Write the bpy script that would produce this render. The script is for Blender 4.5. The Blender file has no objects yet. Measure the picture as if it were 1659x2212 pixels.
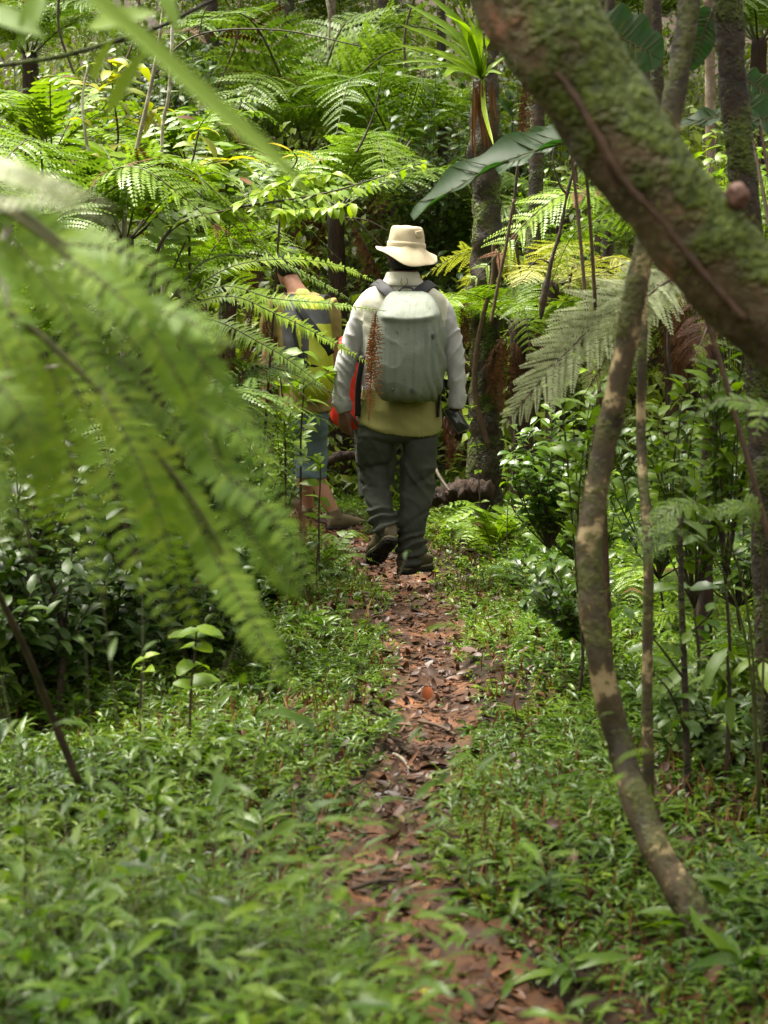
import bpy, math, random
import numpy as np
from mathutils import Vector, Matrix, noise

random.seed(7)
RNG = np.random.default_rng(7)
SC = bpy.context.scene
COL = SC.collection
R = math.radians

# ------------------------------------------------------------------ camera
FP = 3994.0                      # focal length in units of a 1659 x 2212 picture
CAMH = 1.3
PITCH = math.atan((1106 - 697) / FP)
cam_d = bpy.data.cameras.new('camera')
cam = bpy.data.objects.new('camera', cam_d)
COL.objects.link(cam)
SC.camera = cam
cam_d.sensor_fit = 'VERTICAL'
cam_d.sensor_height = 36.0
cam_d.sensor_width = 27.0
cam_d.lens = 36.0 * FP / 2212
cam_d.clip_start = 0.05
cam_d.clip_end = 600
cam.location = (0, 0, CAMH)
cam.rotation_euler = (math.pi / 2 - PITCH, 0, 0)
cam_d.dof.use_dof = True
cam_d.dof.focus_distance = 9.6
cam_d.dof.aperture_fstop = 5.8

_cf, _sf = math.cos(PITCH), math.sin(PITCH)


def P(px, py, Y):
    """the point at distance Y in front of the camera seen at picture position px, py"""
    xc, yc = (px - 829.5) / FP, (1106 - py) / FP
    dx, dy, dz = xc, _cf + yc * _sf, -_sf + yc * _cf
    k = Y / dy
    return Vector((dx * k, Y, CAMH + dz * k))


def proj(v):
    x, y, z = v[0], v[1], v[2] - CAMH
    f = y * _cf - z * _sf
    u = y * _sf + z * _cf
    return 829.5 + x / f * FP, 1106 - u / f * FP


# ------------------------------------------------------------------ terrain
PATH = [(-2, 1.6), (1.5, 1.1), (2.6, .62), (3.2, .36), (3.6, .2), (4.0, .03), (4.5, .0), (5.2, .05), (6.5, .19), (8, .17), (9.5, .12),
        (10.7, -.08), (11.7, -.26), (13, -.6), (16, -1.6), (22, -3)]
_py = [p[0] for p in PATH]
_px = [p[1] for p in PATH]


def path_x(y):
    return np.interp(y, _py, _px)


def path_hw(y):
    return np.interp(y, [0, 3.4, 4.4, 6, 9, 12, 16], [.19, .185, .155, .165, .2, .22, .22])


def sm(a, b, x):
    t = np.clip((x - a) / (b - a), 0, 1)
    return t * t * (3 - 2 * t)


def Hgt(x, y):
    x = np.asarray(x, float)
    y = np.asarray(y, float)
    dx = x - path_x(y)
    h = .5 * sm(1.3, 4.5, -dx) + .45 * sm(1.6, 5, dx)
    h = h + sm(13, 17, y) * .5 + np.clip(y - 14.5, 0, 30) * .33 + np.clip(np.abs(x) - 5, 0, 30) * .4
    h = h + .03 * np.sin(x * 2.3 + y * 1.7) + .025 * np.sin(x * 4.1 - y * 2.9 + 1) - .028
    hw = path_hw(y)
    h = h - .045 * (1 - sm(hw * .6, hw * 1.1, np.abs(dx))) * (1 - sm(15, 18, y))
    return h


def hz(x, y):
    return float(Hgt(x, y))


# ------------------------------------------------------------------ mesh helpers
class MB:
    def __init__(self):
        self.V, self.F, self.M, self.n = [], [], [], 0

    def add(self, V, F, m=0):
        V = np.asarray(V, float).reshape(-1, 3)
        F = np.asarray(F, int).reshape(-1, 4)
        self.V.append(V)
        self.F.append(F + self.n)
        self.M.append(np.zeros(len(F), int) + m)
        self.n += len(V)
        return self

    def mesh(self, name, mats, off=None, smooth=True):
        V = np.concatenate(self.V)
        F = np.concatenate(self.F)
        M = np.concatenate(self.M)
        if off is not None:
            V = V - np.array(off)
        me = bpy.data.meshes.new(name)
        me.vertices.add(len(V))
        me.vertices.foreach_set('co', V.astype(np.float32).ravel())
        me.loops.add(len(F) * 4)
        me.loops.foreach_set('vertex_index', F.astype(np.int32).ravel())
        me.polygons.add(len(F))
        me.polygons.foreach_set('loop_start', np.arange(0, len(F) * 4, 4, dtype=np.int32))
        me.polygons.foreach_set('material_index', M.astype(np.int32))
        me.polygons.foreach_set('use_smooth', np.full(len(F), smooth, bool))
        for m in mats:
            me.materials.append(m)
        me.update(calc_edges=True)
        me.validate()
        return me

    def build(self, name, mats, parent=None, smooth=True):
        off = None
        p = parent
        if p is not None:
            off = Vector((0, 0, 0))
            while p is not None:
                off = off + p.location
                p = p.parent
        return link(name, self.mesh(name, mats, off, smooth), parent)


def link(name, me, parent=None):
    o = bpy.data.objects.new(name, me)
    COL.objects.link(o)
    if parent is not None:
        o.parent = parent
    return o


LABELS = {}


def tag(o, label, cat, group=None):
    o['label'] = label
    o['category'] = cat
    if group:
        o['group'] = group
    LABELS[label] = LABELS.get(label, 0) + 1
    return o


def thing(name, label, cat, loc, group=None):
    o = bpy.data.objects.new(name, None)
    COL.objects.link(o)
    o.location = loc
    o.empty_display_size = .1
    return tag(o, label, cat, group)


def unit(a):
    return a / (np.linalg.norm(a, axis=-1, keepdims=True) + 1e-9)


def catmull(pts, n):
    pts = np.array([list(p) for p in pts], float)
    if len(pts) == 2:
        return pts[0] + (pts[1] - pts[0]) * np.linspace(0, 1, n)[:, None]
    q = np.vstack([2 * pts[0] - pts[1], pts, 2 * pts[-1] - pts[-2]])
    t = np.linspace(0, len(pts) - 1 - 1e-6, n)
    i = t.astype(int)
    f = (t - i)[:, None]
    p0, p1, p2, p3 = q[i], q[i + 1], q[i + 2], q[i + 3]
    return .5 * (2 * p1 + (p2 - p0) * f + (2 * p0 - 5 * p1 + 4 * p2 - p3) * f ** 2 + (3 * p1 - p0 - 3 * p2 + p3) * f ** 3)


def interp_list(vals, n):
    return np.interp(np.linspace(0, 1, n), np.linspace(0, 1, len(vals)), vals)


def tube_geo(pts, radii, n=None, seg=8, rough=0., rf=6., cap=True, flat=1., ref=None):
    """a tapered tube along a smooth curve; rough adds lumps"""
    n = n or max(4, len(pts) * 3)
    C = catmull(pts, n)
    r = interp_list(radii if hasattr(radii, '__len__') else [radii], n)
    T = unit(np.gradient(C, axis=0))
    A = np.zeros_like(T)
    a = np.array(ref if ref is not None else ([0, 1, 0] if abs(T[0][1]) < .9 else [1, 0, 0]), float)
    for i in range(n):
        a = a - T[i] * a.dot(T[i])
        a = a / (np.linalg.norm(a) + 1e-9)
        A[i] = a
    B = np.cross(T, A)
    th = np.linspace(0, 2 * np.pi, seg, endpoint=False)
    V = C[:, None, :] + r[:, None, None] * (np.cos(th)[None, :, None] * A[:, None, :] * flat + np.sin(th)[None, :, None] * B[:, None, :])
    if rough:
        W = V.reshape(-1, 3)
        Nn = (V - C[:, None, :]).reshape(-1, 3)
        k = np.array([noise.noise(Vector(w) * rf) + .5 * noise.noise(Vector(w) * rf * 2.7) + .3 * noise.noise(Vector(w) * rf * 7) for w in W])
        V = (W + Nn * (k * rough)[:, None]).reshape(V.shape)
    V = V.reshape(-1, 3)
    i, j = np.meshgrid(np.arange(n - 1), np.arange(seg), indexing='ij')
    F = np.stack([i * seg + j, i * seg + (j + 1) % seg, (i + 1) * seg + (j + 1) % seg, (i + 1) * seg + j], -1).reshape(-1, 4)
    if cap:
        e0, e1 = len(V), len(V) + seg
        V = np.vstack([V, np.repeat(C[:1], seg, 0), np.repeat(C[-1:], seg, 0)])
        j = np.arange(seg)
        j1 = (j + 1) % seg
        F = np.vstack([F, np.stack([e0 + j, e0 + j1, j1, j], -1),
                       np.stack([(n - 1) * seg + j, (n - 1) * seg + j1, e1 + j1, e1 + j], -1)])
    return V, F


PROF = {
    'lance': lambda t: np.sin(np.pi * np.clip(t, 0, 1) ** .75) ** .8,
    'oval': lambda t: np.sin(np.pi * np.clip(t, 0, 1) ** .9) ** .7,
    'obov': lambda t: np.sin(np.pi * np.clip(t, 0, 1) ** 1.35) ** .75,
    'ovate': lambda t: np.sin(np.pi * np.clip(t, 0, 1) ** .62) ** .75,
    'comb': lambda t: np.clip(1.02 - t, 0, 1) ** .75,
    'strap': lambda t: np.minimum(1, .35 + 3 * t) * np.clip(1 - t ** 5, 0, 1),
    'heart': lambda t: np.sqrt(np.clip(1 - ((t - .3) / .72) ** 2, 0, 1)) * np.minimum(1, .6 + 3 * t),
}


def leaf_geo(p, d, nrm, L, W, curl=.6, fold=.25, prof='lance', ns=3, wave=0.):
    """N leaves with a folded midrib that bend downwards; p, d, nrm are N x 3"""
    p = np.asarray(p, float).reshape(-1, 3)
    N = len(p)
    d = unit(np.asarray(d, float).reshape(-1, 3))
    nrm = np.asarray(nrm, float).reshape(-1, 3) * np.ones((N, 1))
    s = unit(np.cross(d, nrm))
    nrm = np.cross(s, d)
    L = np.ones(N) * L
    W = np.ones(N) * W
    c = np.ones(N) * curl + 1e-4
    t = np.linspace(0, 1, ns + 1)
    a = c[:, None] * t
    cx = L[:, None] * np.sin(a) / c[:, None]
    cz = -L[:, None] * (1 - np.cos(a)) / c[:, None]
    ctr = p[:, None, :] + cx[..., None] * d[:, None, :] + cz[..., None] * nrm[:, None, :]
    nn = np.cos(a)[..., None] * nrm[:, None, :] + np.sin(a)[..., None] * d[:, None, :]
    w = (W[:, None] / 2 * PROF[prof](t)[None, :])[..., None]
    fo = (np.ones(N) * fold)[:, None, None]
    wv = 0
    if wave:
        wv = wave * w * np.sin(t * 19 + 1)[None, :, None]
    e1 = ctr + s[:, None, :] * w + nn * (w * fo + wv)
    e2 = ctr - s[:, None, :] * w + nn * (w * fo - wv)
    V = np.stack([e1, ctr, e2], 2).reshape(-1, 3)
    k = 3 * (ns + 1)
    base = np.arange(N)[:, None, None] * k
    i = np.arange(ns)[None, :, None] * 3
    j = np.arange(2)[None, None, :]
    a0 = base + i + j
    F = np.stack([a0, a0 + 1, a0 + 4, a0 + 3], -1).reshape(-1, 4)
    return V, F


def diamonds(p, d, s, L, W):
    N = len(p)
    L = (np.ones(N) * L)[:, None]
    W = (np.ones(N) * W)[:, None]
    V = np.stack([p, p + d * L * .42 + s * W * .5, p + d * L, p + d * L * .42 - s * W * .5], 1).reshape(-1, 3)
    F = np.arange(N * 4).reshape(-1, 4)
    return V, F


def frond_geo(mb, pts, width, n=24, kind='bi', up=(0, 0, 1), droop=.25, sweep=1.15, npl=13, start=.14, rr=.006, pr=.17, jit=.12, rng=RNG, brown=0.):
    """one fern frond: rachis tube (material 1), pinnae left and right (material 0)"""
    S = 80
    C = catmull(pts, S)
    ln = np.linalg.norm(np.diff(C, axis=0), axis=1).sum()
    T = unit(np.gradient(C, axis=0))
    up = np.array(up, float)
    N = unit(up[None] - (T @ up)[:, None] * T)
    V, F = tube_geo(pts, [rr, rr * .75, rr * .5, rr * .2], n=22, seg=5)
    mb.add(V, F, 1)
    u = np.linspace(0, 1, n)
    t = start + (1 - start) * u
    idx = np.clip((t * (S - 1)).astype(int), 0, S - 1)
    w = width * (np.minimum(1, .6 + 1.5 * u) * np.clip(1 - u ** 2.4, 0, 1) ** .9 + .05)
    for sg in (-1, 1):
        jj = rng.normal(0, jit, n)
        bm = np.where(rng.random(n) < brown * (.4 + 1.2 * u), 2, 0)
        b = C[idx]
        Tn, Nn = T[idx], N[idx]
        Sd = np.cross(Tn, Nn) * sg
        sw = (sweep + jj * .6)[:, None]
        D = unit(np.sin(sw) * Sd + np.cos(sw) * Tn + Nn * (.12 + jj[:, None] * .9))
        ww = w * (1 + rng.normal(0, .09, n)) * np.where(rng.random(n) < .06, .25 + .5 * rng.random(n), 1)
        dr = droop * (1 + rng.normal(0, .3, n))
        if kind == 'bi':
            s = np.linspace(.05, .98, npl)
            q = b[:, None] + D[:, None] * (ww[:, None] * s)[..., None]
            q[..., 2] -= (dr * ww)[:, None] * s ** 2
            tan = unit(np.gradient(q, axis=1))
            crs = unit(np.cross(tan, Nn[:, None]))
            pl = (ww[:, None] * pr * (1 - .8 * s[None] ** 1.6)) + .002
            pw = (ww / npl * 1.05)[:, None] * np.ones_like(pl)
            for g in (-1, 1):
                dd = unit(crs * g + tan * .45 - Nn[:, None] * .12 + rng.normal(0, .07, q.shape))
                V, F = diamonds(q.reshape(-1, 3), dd.reshape(-1, 3), tan.reshape(-1, 3), pl.ravel(), pw.ravel())
                mb.add(V, F, np.repeat(bm, npl))
        else:
            ns = 7
            sp = ln / n
            V, F = leaf_geo(b, D, Nn, ww, np.minimum(sp * 1.05, ww * .4) * 1.0, curl=dr * 1.6, fold=.1, prof='comb' if width < .1 and n > 33 else 'strap', ns=ns)
            Vr = V.reshape(n, ns + 1, 3, 3)
            for k in range(1, ns, 2):        # toothed edge
                Vr[:, k, 0] = Vr[:, k, 1] + (Vr[:, k, 0] - Vr[:, k, 1]) * .68
                Vr[:, k, 2] = Vr[:, k, 1] + (Vr[:, k, 2] - Vr[:, k, 1]) * .68
            mb.add(Vr.reshape(-1, 3), F, np.repeat(bm, 2 * ns))
    return mb


# ------------------------------------------------------------------ materials
def lin(r, g, b):
    f = lambda c: ((c / 255 + .055) / 1.055) ** 2.4 if c > 10 else c / 255 / 12.92
    return (f(r), f(g), f(b), 1)


def nm(name):
    m = bpy.data.materials.new(name)
    m.use_nodes = True
    nt = m.node_tree
    nt.nodes.clear()
    return m, nt, lambda t, **k: mk(nt, t, **k)


def mk(nt, t, **k):
    nd = nt.nodes.new(t)
    for a, b in k.items():
        if a.startswith('i_'):
            nd.inputs[a[2:].replace('_', ' ')].default_value = b
        else:
            setattr(nd, a, b)
    return nd


def ramp(nt, stops):
    nd = nt.nodes.new('ShaderNodeValToRGB')
    el = nd.color_ramp.elements
    while len(el) > 1:
        el.remove(el[-1])
    el[0].position, el[0].color = stops[0]
    for p, c in stops[1:]:
        e = el.new(p)
        e.color = c
    return nd


def leaf_mat(name, cols, rough=.42, trans=.3, tcol=(1.25, 1.35, .4), spec=.22, patch=.6):
    m, nt, A = nm(name)
    out = A('ShaderNodeOutputMaterial')
    geo = A('ShaderNodeNewGeometry')
    oi = A('ShaderNodeObjectInfo')
    tc = A('ShaderNodeTexCoord')
    nz = A('ShaderNodeTexNoise', i_Scale=patch, i_Detail=2.)
    nt.links.new(tc.outputs['Object'], nz.inputs['Vector'])
    a1 = A('ShaderNodeMath', operation='MULTIPLY_ADD')
    nt.links.new(geo.outputs['Random Per Island'], a1.inputs[0])
    a1.inputs[1].default_value = .5
    a2 = A('ShaderNodeMath', operation='MULTIPLY_ADD')
    nt.links.new(oi.outputs['Random'], a2.inputs[0])
    a2.inputs[1].default_value = .3
    nt.links.new(a2.outputs[0], a1.inputs[2])
    a3 = A('ShaderNodeMath', operation='MULTIPLY_ADD')
    nt.links.new(nz.outputs['Fac'], a3.inputs[0])
    a3.inputs[1].default_value = 1.5
    a3.inputs[2].default_value = -.66
    nt.links.new(a3.outputs[0], a2.inputs[2])
    n = len(cols)
    rp = ramp(nt, [(i / (n - 1), tuple(c[:3]) + (1,)) for i, c in enumerate(cols)])
    nt.links.new(a1.outputs[0], rp.inputs[0])
    pb = A('ShaderNodeBsdfPrincipled', i_Roughness=rough)
    pb.inputs['Specular IOR Level'].default_value = spec
    nt.links.new(rp.outputs[0], pb.inputs['Base Color'])
    if trans:
        tr = A('ShaderNodeBsdfTranslucent')
        mu = A('ShaderNodeMixRGB', blend_type='MULTIPLY')
        mu.inputs[0].default_value = 1
        nt.links.new(rp.outputs[0], mu.inputs[1])
        mu.inputs[2].default_value = tcol + (1,)
        nt.links.new(mu.outputs[0], tr.inputs['Color'])
        mx = A('ShaderNodeMixShader')
        mx.inputs[0].default_value = trans
        nt.links.new(pb.outputs[0], mx.inputs[1])
        nt.links.new(tr.outputs[0], mx.inputs[2])
        nt.links.new(mx.outputs[0], out.inputs[0])
    else:
        nt.links.new(pb.outputs[0], out.inputs[0])
    return m


def rough_mat(name, stops, scale=8., rough=(.5, .8), bump=.3, detail=6., stretch=(1, 1, 1), moss=None, moss_cols=None, moss_scale=3., spec=.3, dist=.02):
    """noise-mottled surface with bump; moss = threshold of a second noise that lays moss over it"""
    m, nt, A = nm(name)
    out = A('ShaderNodeOutputMaterial')
    pb = A('ShaderNodeBsdfPrincipled')
    pb.inputs['Specular IOR Level'].default_value = spec
    tc = A('ShaderNodeTexCoord')
    mp = A('ShaderNodeMapping')
    mp.inputs['Scale'].default_value = stretch
    nt.links.new(tc.outputs['Object'], mp.inputs[0])
    nz = A('ShaderNodeTexNoise', i_Scale=scale, i_Detail=detail, i_Roughness=.65)
    nt.links.new(mp.outputs[0], nz.inputs['Vector'])
    rp = ramp(nt, stops)
    nt.links.new(nz.outputs['Fac'], rp.inputs[0])
    col = rp.outputs[0]
    hgt = nz.outputs['Fac']
    if moss is not None:
        n2 = A('ShaderNodeTexNoise', i_Scale=moss_scale, i_Detail=5., i_Roughness=.7)
        nt.links.new(tc.outputs['Object'], n2.inputs['Vector'])
        geo = A('ShaderNodeNewGeometry')
        sx = A('ShaderNodeSeparateXYZ')
        nt.links.new(geo.outputs['Normal'], sx.inputs[0])
        ad = A('ShaderNodeMath', operation='MULTIPLY_ADD')
        nt.links.new(sx.outputs['Z'], ad.inputs[0])
        ad.inputs[1].default_value = .12
        nt.links.new(n2.outputs['Fac'], ad.inputs[2])
        r2 = ramp(nt, [(moss - .05, (0, 0, 0, 1)), (moss + .05, (1, 1, 1, 1))])
        nt.links.new(ad.outputs[0], r2.inputs[0])
        n3 = A('ShaderNodeTexNoise', i_Scale=60., i_Detail=4.)
        nt.links.new(tc.outputs['Object'], n3.inputs['Vector'])
        r3 = ramp(nt, [(.3, moss_cols[0]), (.7, moss_cols[1])])
        nt.links.new(n3.outputs['Fac'], r3.inputs[0])
        mx = A('ShaderNodeMixRGB')
        nt.links.new(r2.outputs[0], mx.inputs[0])
        nt.links.new(col, mx.inputs[1])
        nt.links.new(r3.outputs[0], mx.inputs[2])
        col = mx.outputs[0]
        h2 = A('ShaderNodeMath', operation='MULTIPLY_ADD')
        nt.links.new(n3.outputs['Fac'], h2.inputs[0])
        nt.links.new(r2.outputs[0], h2.inputs[1])
        nt.links.new(nz.outputs['Fac'], h2.inputs[2])
        hgt = h2.outputs[0]
    nt.links.new(col, pb.inputs['Base Color'])
    rr = A('ShaderNodeMapRange')
    nt.links.new(nz.outputs['Fac'], rr.inputs[0])
    rr.inputs[1].default_value, rr.inputs[2].default_value = .3, .7
    rr.inputs[3].default_value, rr.inputs[4].default_value = rough
    nt.links.new(rr.outputs[0], pb.inputs['Roughness'])
    bp = A('ShaderNodeBump', i_Strength=bump, i_Distance=dist)
    nt.links.new(hgt, bp.inputs['Height'])
    nt.links.new(bp.outputs[0], pb.inputs['Normal'])
    nt.links.new(pb.outputs[0], out.inputs[0])
    return m


M = {}
M['lime'] = leaf_mat('fern_lime', [(0.05428, 0.1006, 0.006517), (0.1029, 0.1745, 0.009776), (0.1666, 0.2483, 0.01303), (0.2352, 0.2956, 0.02037)], rough=.4)
M['pale'] = leaf_mat('fern_pale', [(0.05904, 0.1109, 0.01629), (0.1181, 0.1898, 0.02444), (0.1761, 0.2648, 0.04073), (0.2352, 0.3274, 0.07332)], rough=.36)
M['deep'] = leaf_mat('fern_deep', [(0.03565, 0.07705, 0.007245), (0.0713, 0.1242, 0.01127), (0.1184, 0.184, 0.0161), (0.1771, 0.2369, 0.02415)], rough=.42)
M['silver'] = leaf_mat('fern_silver', [(.2, .23, .11), (.27, .3, .16), (.34, .37, .21), (.4, .42, .27)], rough=.5, trans=.22, tcol=(1.1, 1.1, .7))
M['yellow'] = leaf_mat('fern_yellow', [(.16, .19, .04), (.26, .27, .06), (.33, .32, .1), (.3, .2, .06)], rough=.5)
M['near'] = leaf_mat('fern_near', [(0.0698, 0.1349, 0.01189), (0.1201, 0.2014, 0.01666), (0.1792, 0.258, 0.02618), (0.2501, 0.2808, 0.03572)], rough=.5, trans=.4)
M['dead'] = leaf_mat('fern_dead', [(.035, .013, .006), (.07, .026, .009), (.11, .046, .014), (.17, .08, .026)], rough=.75, trans=.12, tcol=(1, .8, .5), spec=.2)
M['rust'] = leaf_mat('fern_rust', [(.07, .02, .006), (.14, .045, .012), (.2, .075, .02), (.26, .11, .03)], rough=.75, trans=.12, tcol=(1, .8, .5), spec=.15)
M['broad'] = leaf_mat('leaf_broad', [(0.057, 0.113, 0.0056), (0.098, 0.170, 0.0070), (0.154, 0.237, 0.0098), (0.227, 0.288, 0.0140)], rough=.36, trans=.38)
M['gloss'] = leaf_mat('leaf_gloss', [(0.023, 0.057, 0.0056), (0.041, 0.088, 0.0070), (0.077, 0.134, 0.0084), (0.134, 0.196, 0.0126)], rough=.28, trans=.3, spec=.35)
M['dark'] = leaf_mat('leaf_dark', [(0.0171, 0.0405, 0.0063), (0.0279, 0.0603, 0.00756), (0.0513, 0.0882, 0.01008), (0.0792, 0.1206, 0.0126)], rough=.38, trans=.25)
M['yleaf'] = leaf_mat('leaf_yellow', [(.16, .2, .012), (.26, .26, .015), (.38, .3, .02), (.36, .2, .03)], rough=.45, trans=.4)
M['grass'] = leaf_mat('ground_leaf', [(0.01878, 0.05087, 0.003674), (0.04654, 0.09641, 0.005512), (0.08812, 0.1517, 0.007349), (0.1388, 0.1973, 0.01194)], rough=.31, trans=.32, spec=.26, patch=1.8)
M['seedling'] = leaf_mat('seedling_leaf', [(0.031, 0.062, 0.0056), (0.072, 0.124, 0.0070), (0.134, 0.196, 0.0112), (0.196, 0.247, 0.0210)], rough=.34, trans=.3, patch=2.)
M['under'] = leaf_mat('undergrowth_leaf', [(0.02318, 0.04635, 0.006239), (0.06862, 0.1007, 0.008734), (0.1284, 0.1746, 0.01373), (0.1925, 0.2389, 0.02495)], rough=.38, trans=.35, patch=.5)
M['canopy'] = leaf_mat('canopy_leaf', [(0.021, 0.062, 0.0084), (0.041, 0.093, 0.0105), (0.072, 0.134, 0.0140)], rough=.4, trans=.35)
M['aroid'] = leaf_mat('aroid_leaf', [(.018, .05, .014), (.026, .066, .016), (.036, .085, .02)], rough=.46, trans=.38, tcol=(1, 1.6, .4))
M['litter'] = leaf_mat('litter', [(0.01092, 0.005184, 0.00288), (0.02621, 0.01037, 0.00504), (0.04368, 0.01642, 0.0072), (0.07098, 0.02678, 0.01152), (0.131, 0.05702, 0.02448), (0.1092, 0.02851, 0.00864)], rough=.45, trans=0, spec=.25, patch=.4)
M['straw'] = leaf_mat('dry_straw', [(.05, .02, .007), (.1, .042, .014), (.17, .08, .03), (.22, .12, .05)], rough=.6, trans=.15, tcol=(1, .8, .5))
M['orange'] = leaf_mat('leaf_orange', [(.17, .038, .01), (.24, .06, .015)], rough=.4, trans=.2)
M['stem'] = rough_mat('fern_stalk', [(.3, (.03, .035, .01, 1)), (.7, (.075, .075, .022, 1))], scale=30, bump=.1)
M['stalk_brown'] = rough_mat('brown_stalk', [(.3, (.035, .02, .012, 1)), (.7, (.1, .06, .035, 1))], scale=30, bump=.2)
MOSS = [(.022, .034, .004, 1), (.085, .115, .008, 1)]
M['bark_moss'] = rough_mat('mossy_bark', [(.3, (.016, .012, .006, 1)), (.45, (.055, .04, .019, 1)), (.59, (.105, .074, .036, 1)), (.69, (.28, .13, .08, 1))], scale=9, bump=.8,
                           moss=.475, moss_cols=MOSS, moss_scale=5.5, dist=.03)
M['bark_patch'] = rough_mat('patchy_bark', [(.34, (.014, .011, .006, 1)), (.48, (.045, .034, .017, 1)), (.55, (.075, .052, .026, 1)), (.585, (.28, .21, .11, 1)), (.75, (.38, .31, .18, 1))], scale=8,
                            bump=.45, moss=.57, moss_cols=[(.04, .045, .01, 1), (.085, .09, .02, 1)], moss_scale=6, dist=.015)
M['bark_dark'] = rough_mat('dark_bark', [(.3, (.007, .005, .003, 1)), (.5, (.024, .016, .01, 1)), (.7, (.06, .042, .025, 1))], scale=14, bump=1.,
                           moss=.55, moss_cols=MOSS, moss_scale=4)
M['bark_grey'] = rough_mat('grey_bark', [(.3, (.06, .04, .025, 1)), (.5, (.13, .09, .06, 1)), (.68, (.26, .23, .19, 1))], scale=10, bump=.4,
                           moss=.66, moss_cols=MOSS, moss_scale=4)
M['bark_pale'] = rough_mat('pale_bark', [(.3, (.1, .08, .06, 1)), (.48, (.22, .19, .14, 1)), (.6, (.5, .48, .42, 1))], scale=9, bump=.3)
M['fibre'] = rough_mat('fern_trunk', [(.3, (.008, .005, .004, 1)), (.5, (.035, .018, .01, 1)), (.7, (.09, .04, .02, 1))], scale=18, bump=1., stretch=(3, 3, .5), dist=.04)
M['knot'] = rough_mat('pink_bark', [(.3, (.07, .035, .025, 1)), (.55, (.15, .08, .06, 1)), (.7, (.24, .15, .12, 1))], scale=20, bump=.5)
M['twig'] = rough_mat('twig_bark', [(.3, (.016, .012, .008, 1)), (.7, (.065, .042, .026, 1))], scale=20, bump=.4)
M['soil'] = rough_mat('soil', [(.3, (.008, .005, .003, 1)), (.5, (.02, .012, .007, 1)), (.7, (.045, .026, .014, 1))], scale=5, bump=.6, rough=(.7, .95), spec=.12)
M['mud'] = rough_mat('mud', [(.32, (.012, .005, .0025, 1)), (.46, (.04, .016, .007, 1)), (.57, (.1, .041, .017, 1)), (.68, (.22, .092, .042, 1))], scale=6, bump=.9, rough=(.26, .8), detail=10, spec=.22, dist=.03)


def cloth_mat(name, c, var=.18, rough=.85, weave=220., bump=.12, sheen=.0, big=6., spec=.25):
    m, nt, A = nm(name)
    out = A('ShaderNodeOutputMaterial')
    pb = A('ShaderNodeBsdfPrincipled', i_Roughness=rough)
    pb.inputs['Specular IOR Level'].default_value = spec
    tc = A('ShaderNodeTexCoord')
    n1 = A('ShaderNodeTexNoise', i_Scale=big, i_Detail=5.)
    n2 = A('ShaderNodeTexNoise', i_Scale=weave, i_Detail=2.)
    for n_ in (n1, n2):
        nt.links.new(tc.outputs['Object'], n_.inputs['Vector'])
    lo = tuple(x * (1 - var) for x in c[:3]) + (1,)
    hi = tuple(min(1, x * (1 + var)) for x in c[:3]) + (1,)
    rp = ramp(nt, [(.3, lo), (.7, hi)])
    nt.links.new(n1.outputs['Fac'], rp.inputs[0])
    nt.links.new(rp.outputs[0], pb.inputs['Base Color'])
    ad = A('ShaderNodeMath', operation='MULTIPLY_ADD')
    nt.links.new(n2.outputs['Fac'], ad.inputs[0])
    ad.inputs[1].default_value = .3
    nt.links.new(n1.outputs['Fac'], ad.inputs[2])
    bp = A('ShaderNodeBump', i_Strength=bump, i_Distance=.02)
    nt.links.new(ad.outputs[0], bp.inputs['Height'])
    nt.links.new(bp.outputs[0], pb.inputs['Normal'])
    nt.links.new(pb.outputs[0], out.inputs[0])
    return m


M['cream'] = cloth_mat('cream_cloth', (.52, .5, .42))
M['sleeve'] = cloth_mat('grey_cloth', (.36, .35, .36), var=.08)
M['khaki_shaded'] = cloth_mat('khaki_shaded_cloth', (.21, .196, .066))  # yellowish cloth, darkened in colour for the shade under the pack
M['trouser'] = cloth_mat('dark_trouser', (.052, .055, .046), var=.2)
M['hat'] = cloth_mat('hat_canvas', (.44, .365, .25), var=.16, big=14)
M['cover'] = cloth_mat('rain_cover', (.15, .167, .138), var=.14, rough=.42, bump=.3, weave=60, big=9, spec=.45)

def cover_mat():
    m = cloth_mat('rain_cover', (.15, .167, .138), var=.1, rough=.62, bump=.25, weave=160, big=9, spec=.3)
    nt = m.node_tree
    pb = [n_ for n_ in nt.nodes if n_.type == 'BSDF_PRINCIPLED'][0]
    src = pb.inputs['Base Color'].links[0].from_socket
    tc = [n_ for n_ in nt.nodes if n_.type == 'TEX_COORD'][0]
    mp = mk(nt, 'ShaderNodeMapping')
    mp.inputs['Scale'].default_value = (45, 20, 3)
    nz = mk(nt, 'ShaderNodeTexNoise', i_Scale=1., i_Detail=5.)
    nt.links.new(tc.outputs['Object'], mp.inputs[0])
    nt.links.new(mp.outputs[0], nz.inputs['Vector'])
    r1 = ramp(nt, [(.35, (.84, .84, .82, 1)), (.55, (1, 1, 1, 1)), (.75, (1.06, 1.06, 1.05, 1))])
    nt.links.new(nz.outputs['Fac'], r1.inputs[0])
    sp = mk(nt, 'ShaderNodeTexNoise', i_Scale=38., i_Detail=3.)
    nt.links.new(tc.outputs['Object'], sp.inputs['Vector'])
    r2 = ramp(nt, [(.66, (1, 1, 1, 1)), (.74, (.55, .5, .42, 1))])
    nt.links.new(sp.outputs['Fac'], r2.inputs[0])
    cur = src
    for rr in (r1, r2):
        mu = mk(nt, 'ShaderNodeMixRGB', blend_type='MULTIPLY')
        mu.inputs[0].default_value = 1
        nt.links.new(cur, mu.inputs[1])
        nt.links.new(rr.outputs[0], mu.inputs[2])
        cur = mu.outputs[0]
    nt.links.new(cur, pb.inputs['Base Color'])
    return m


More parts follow.
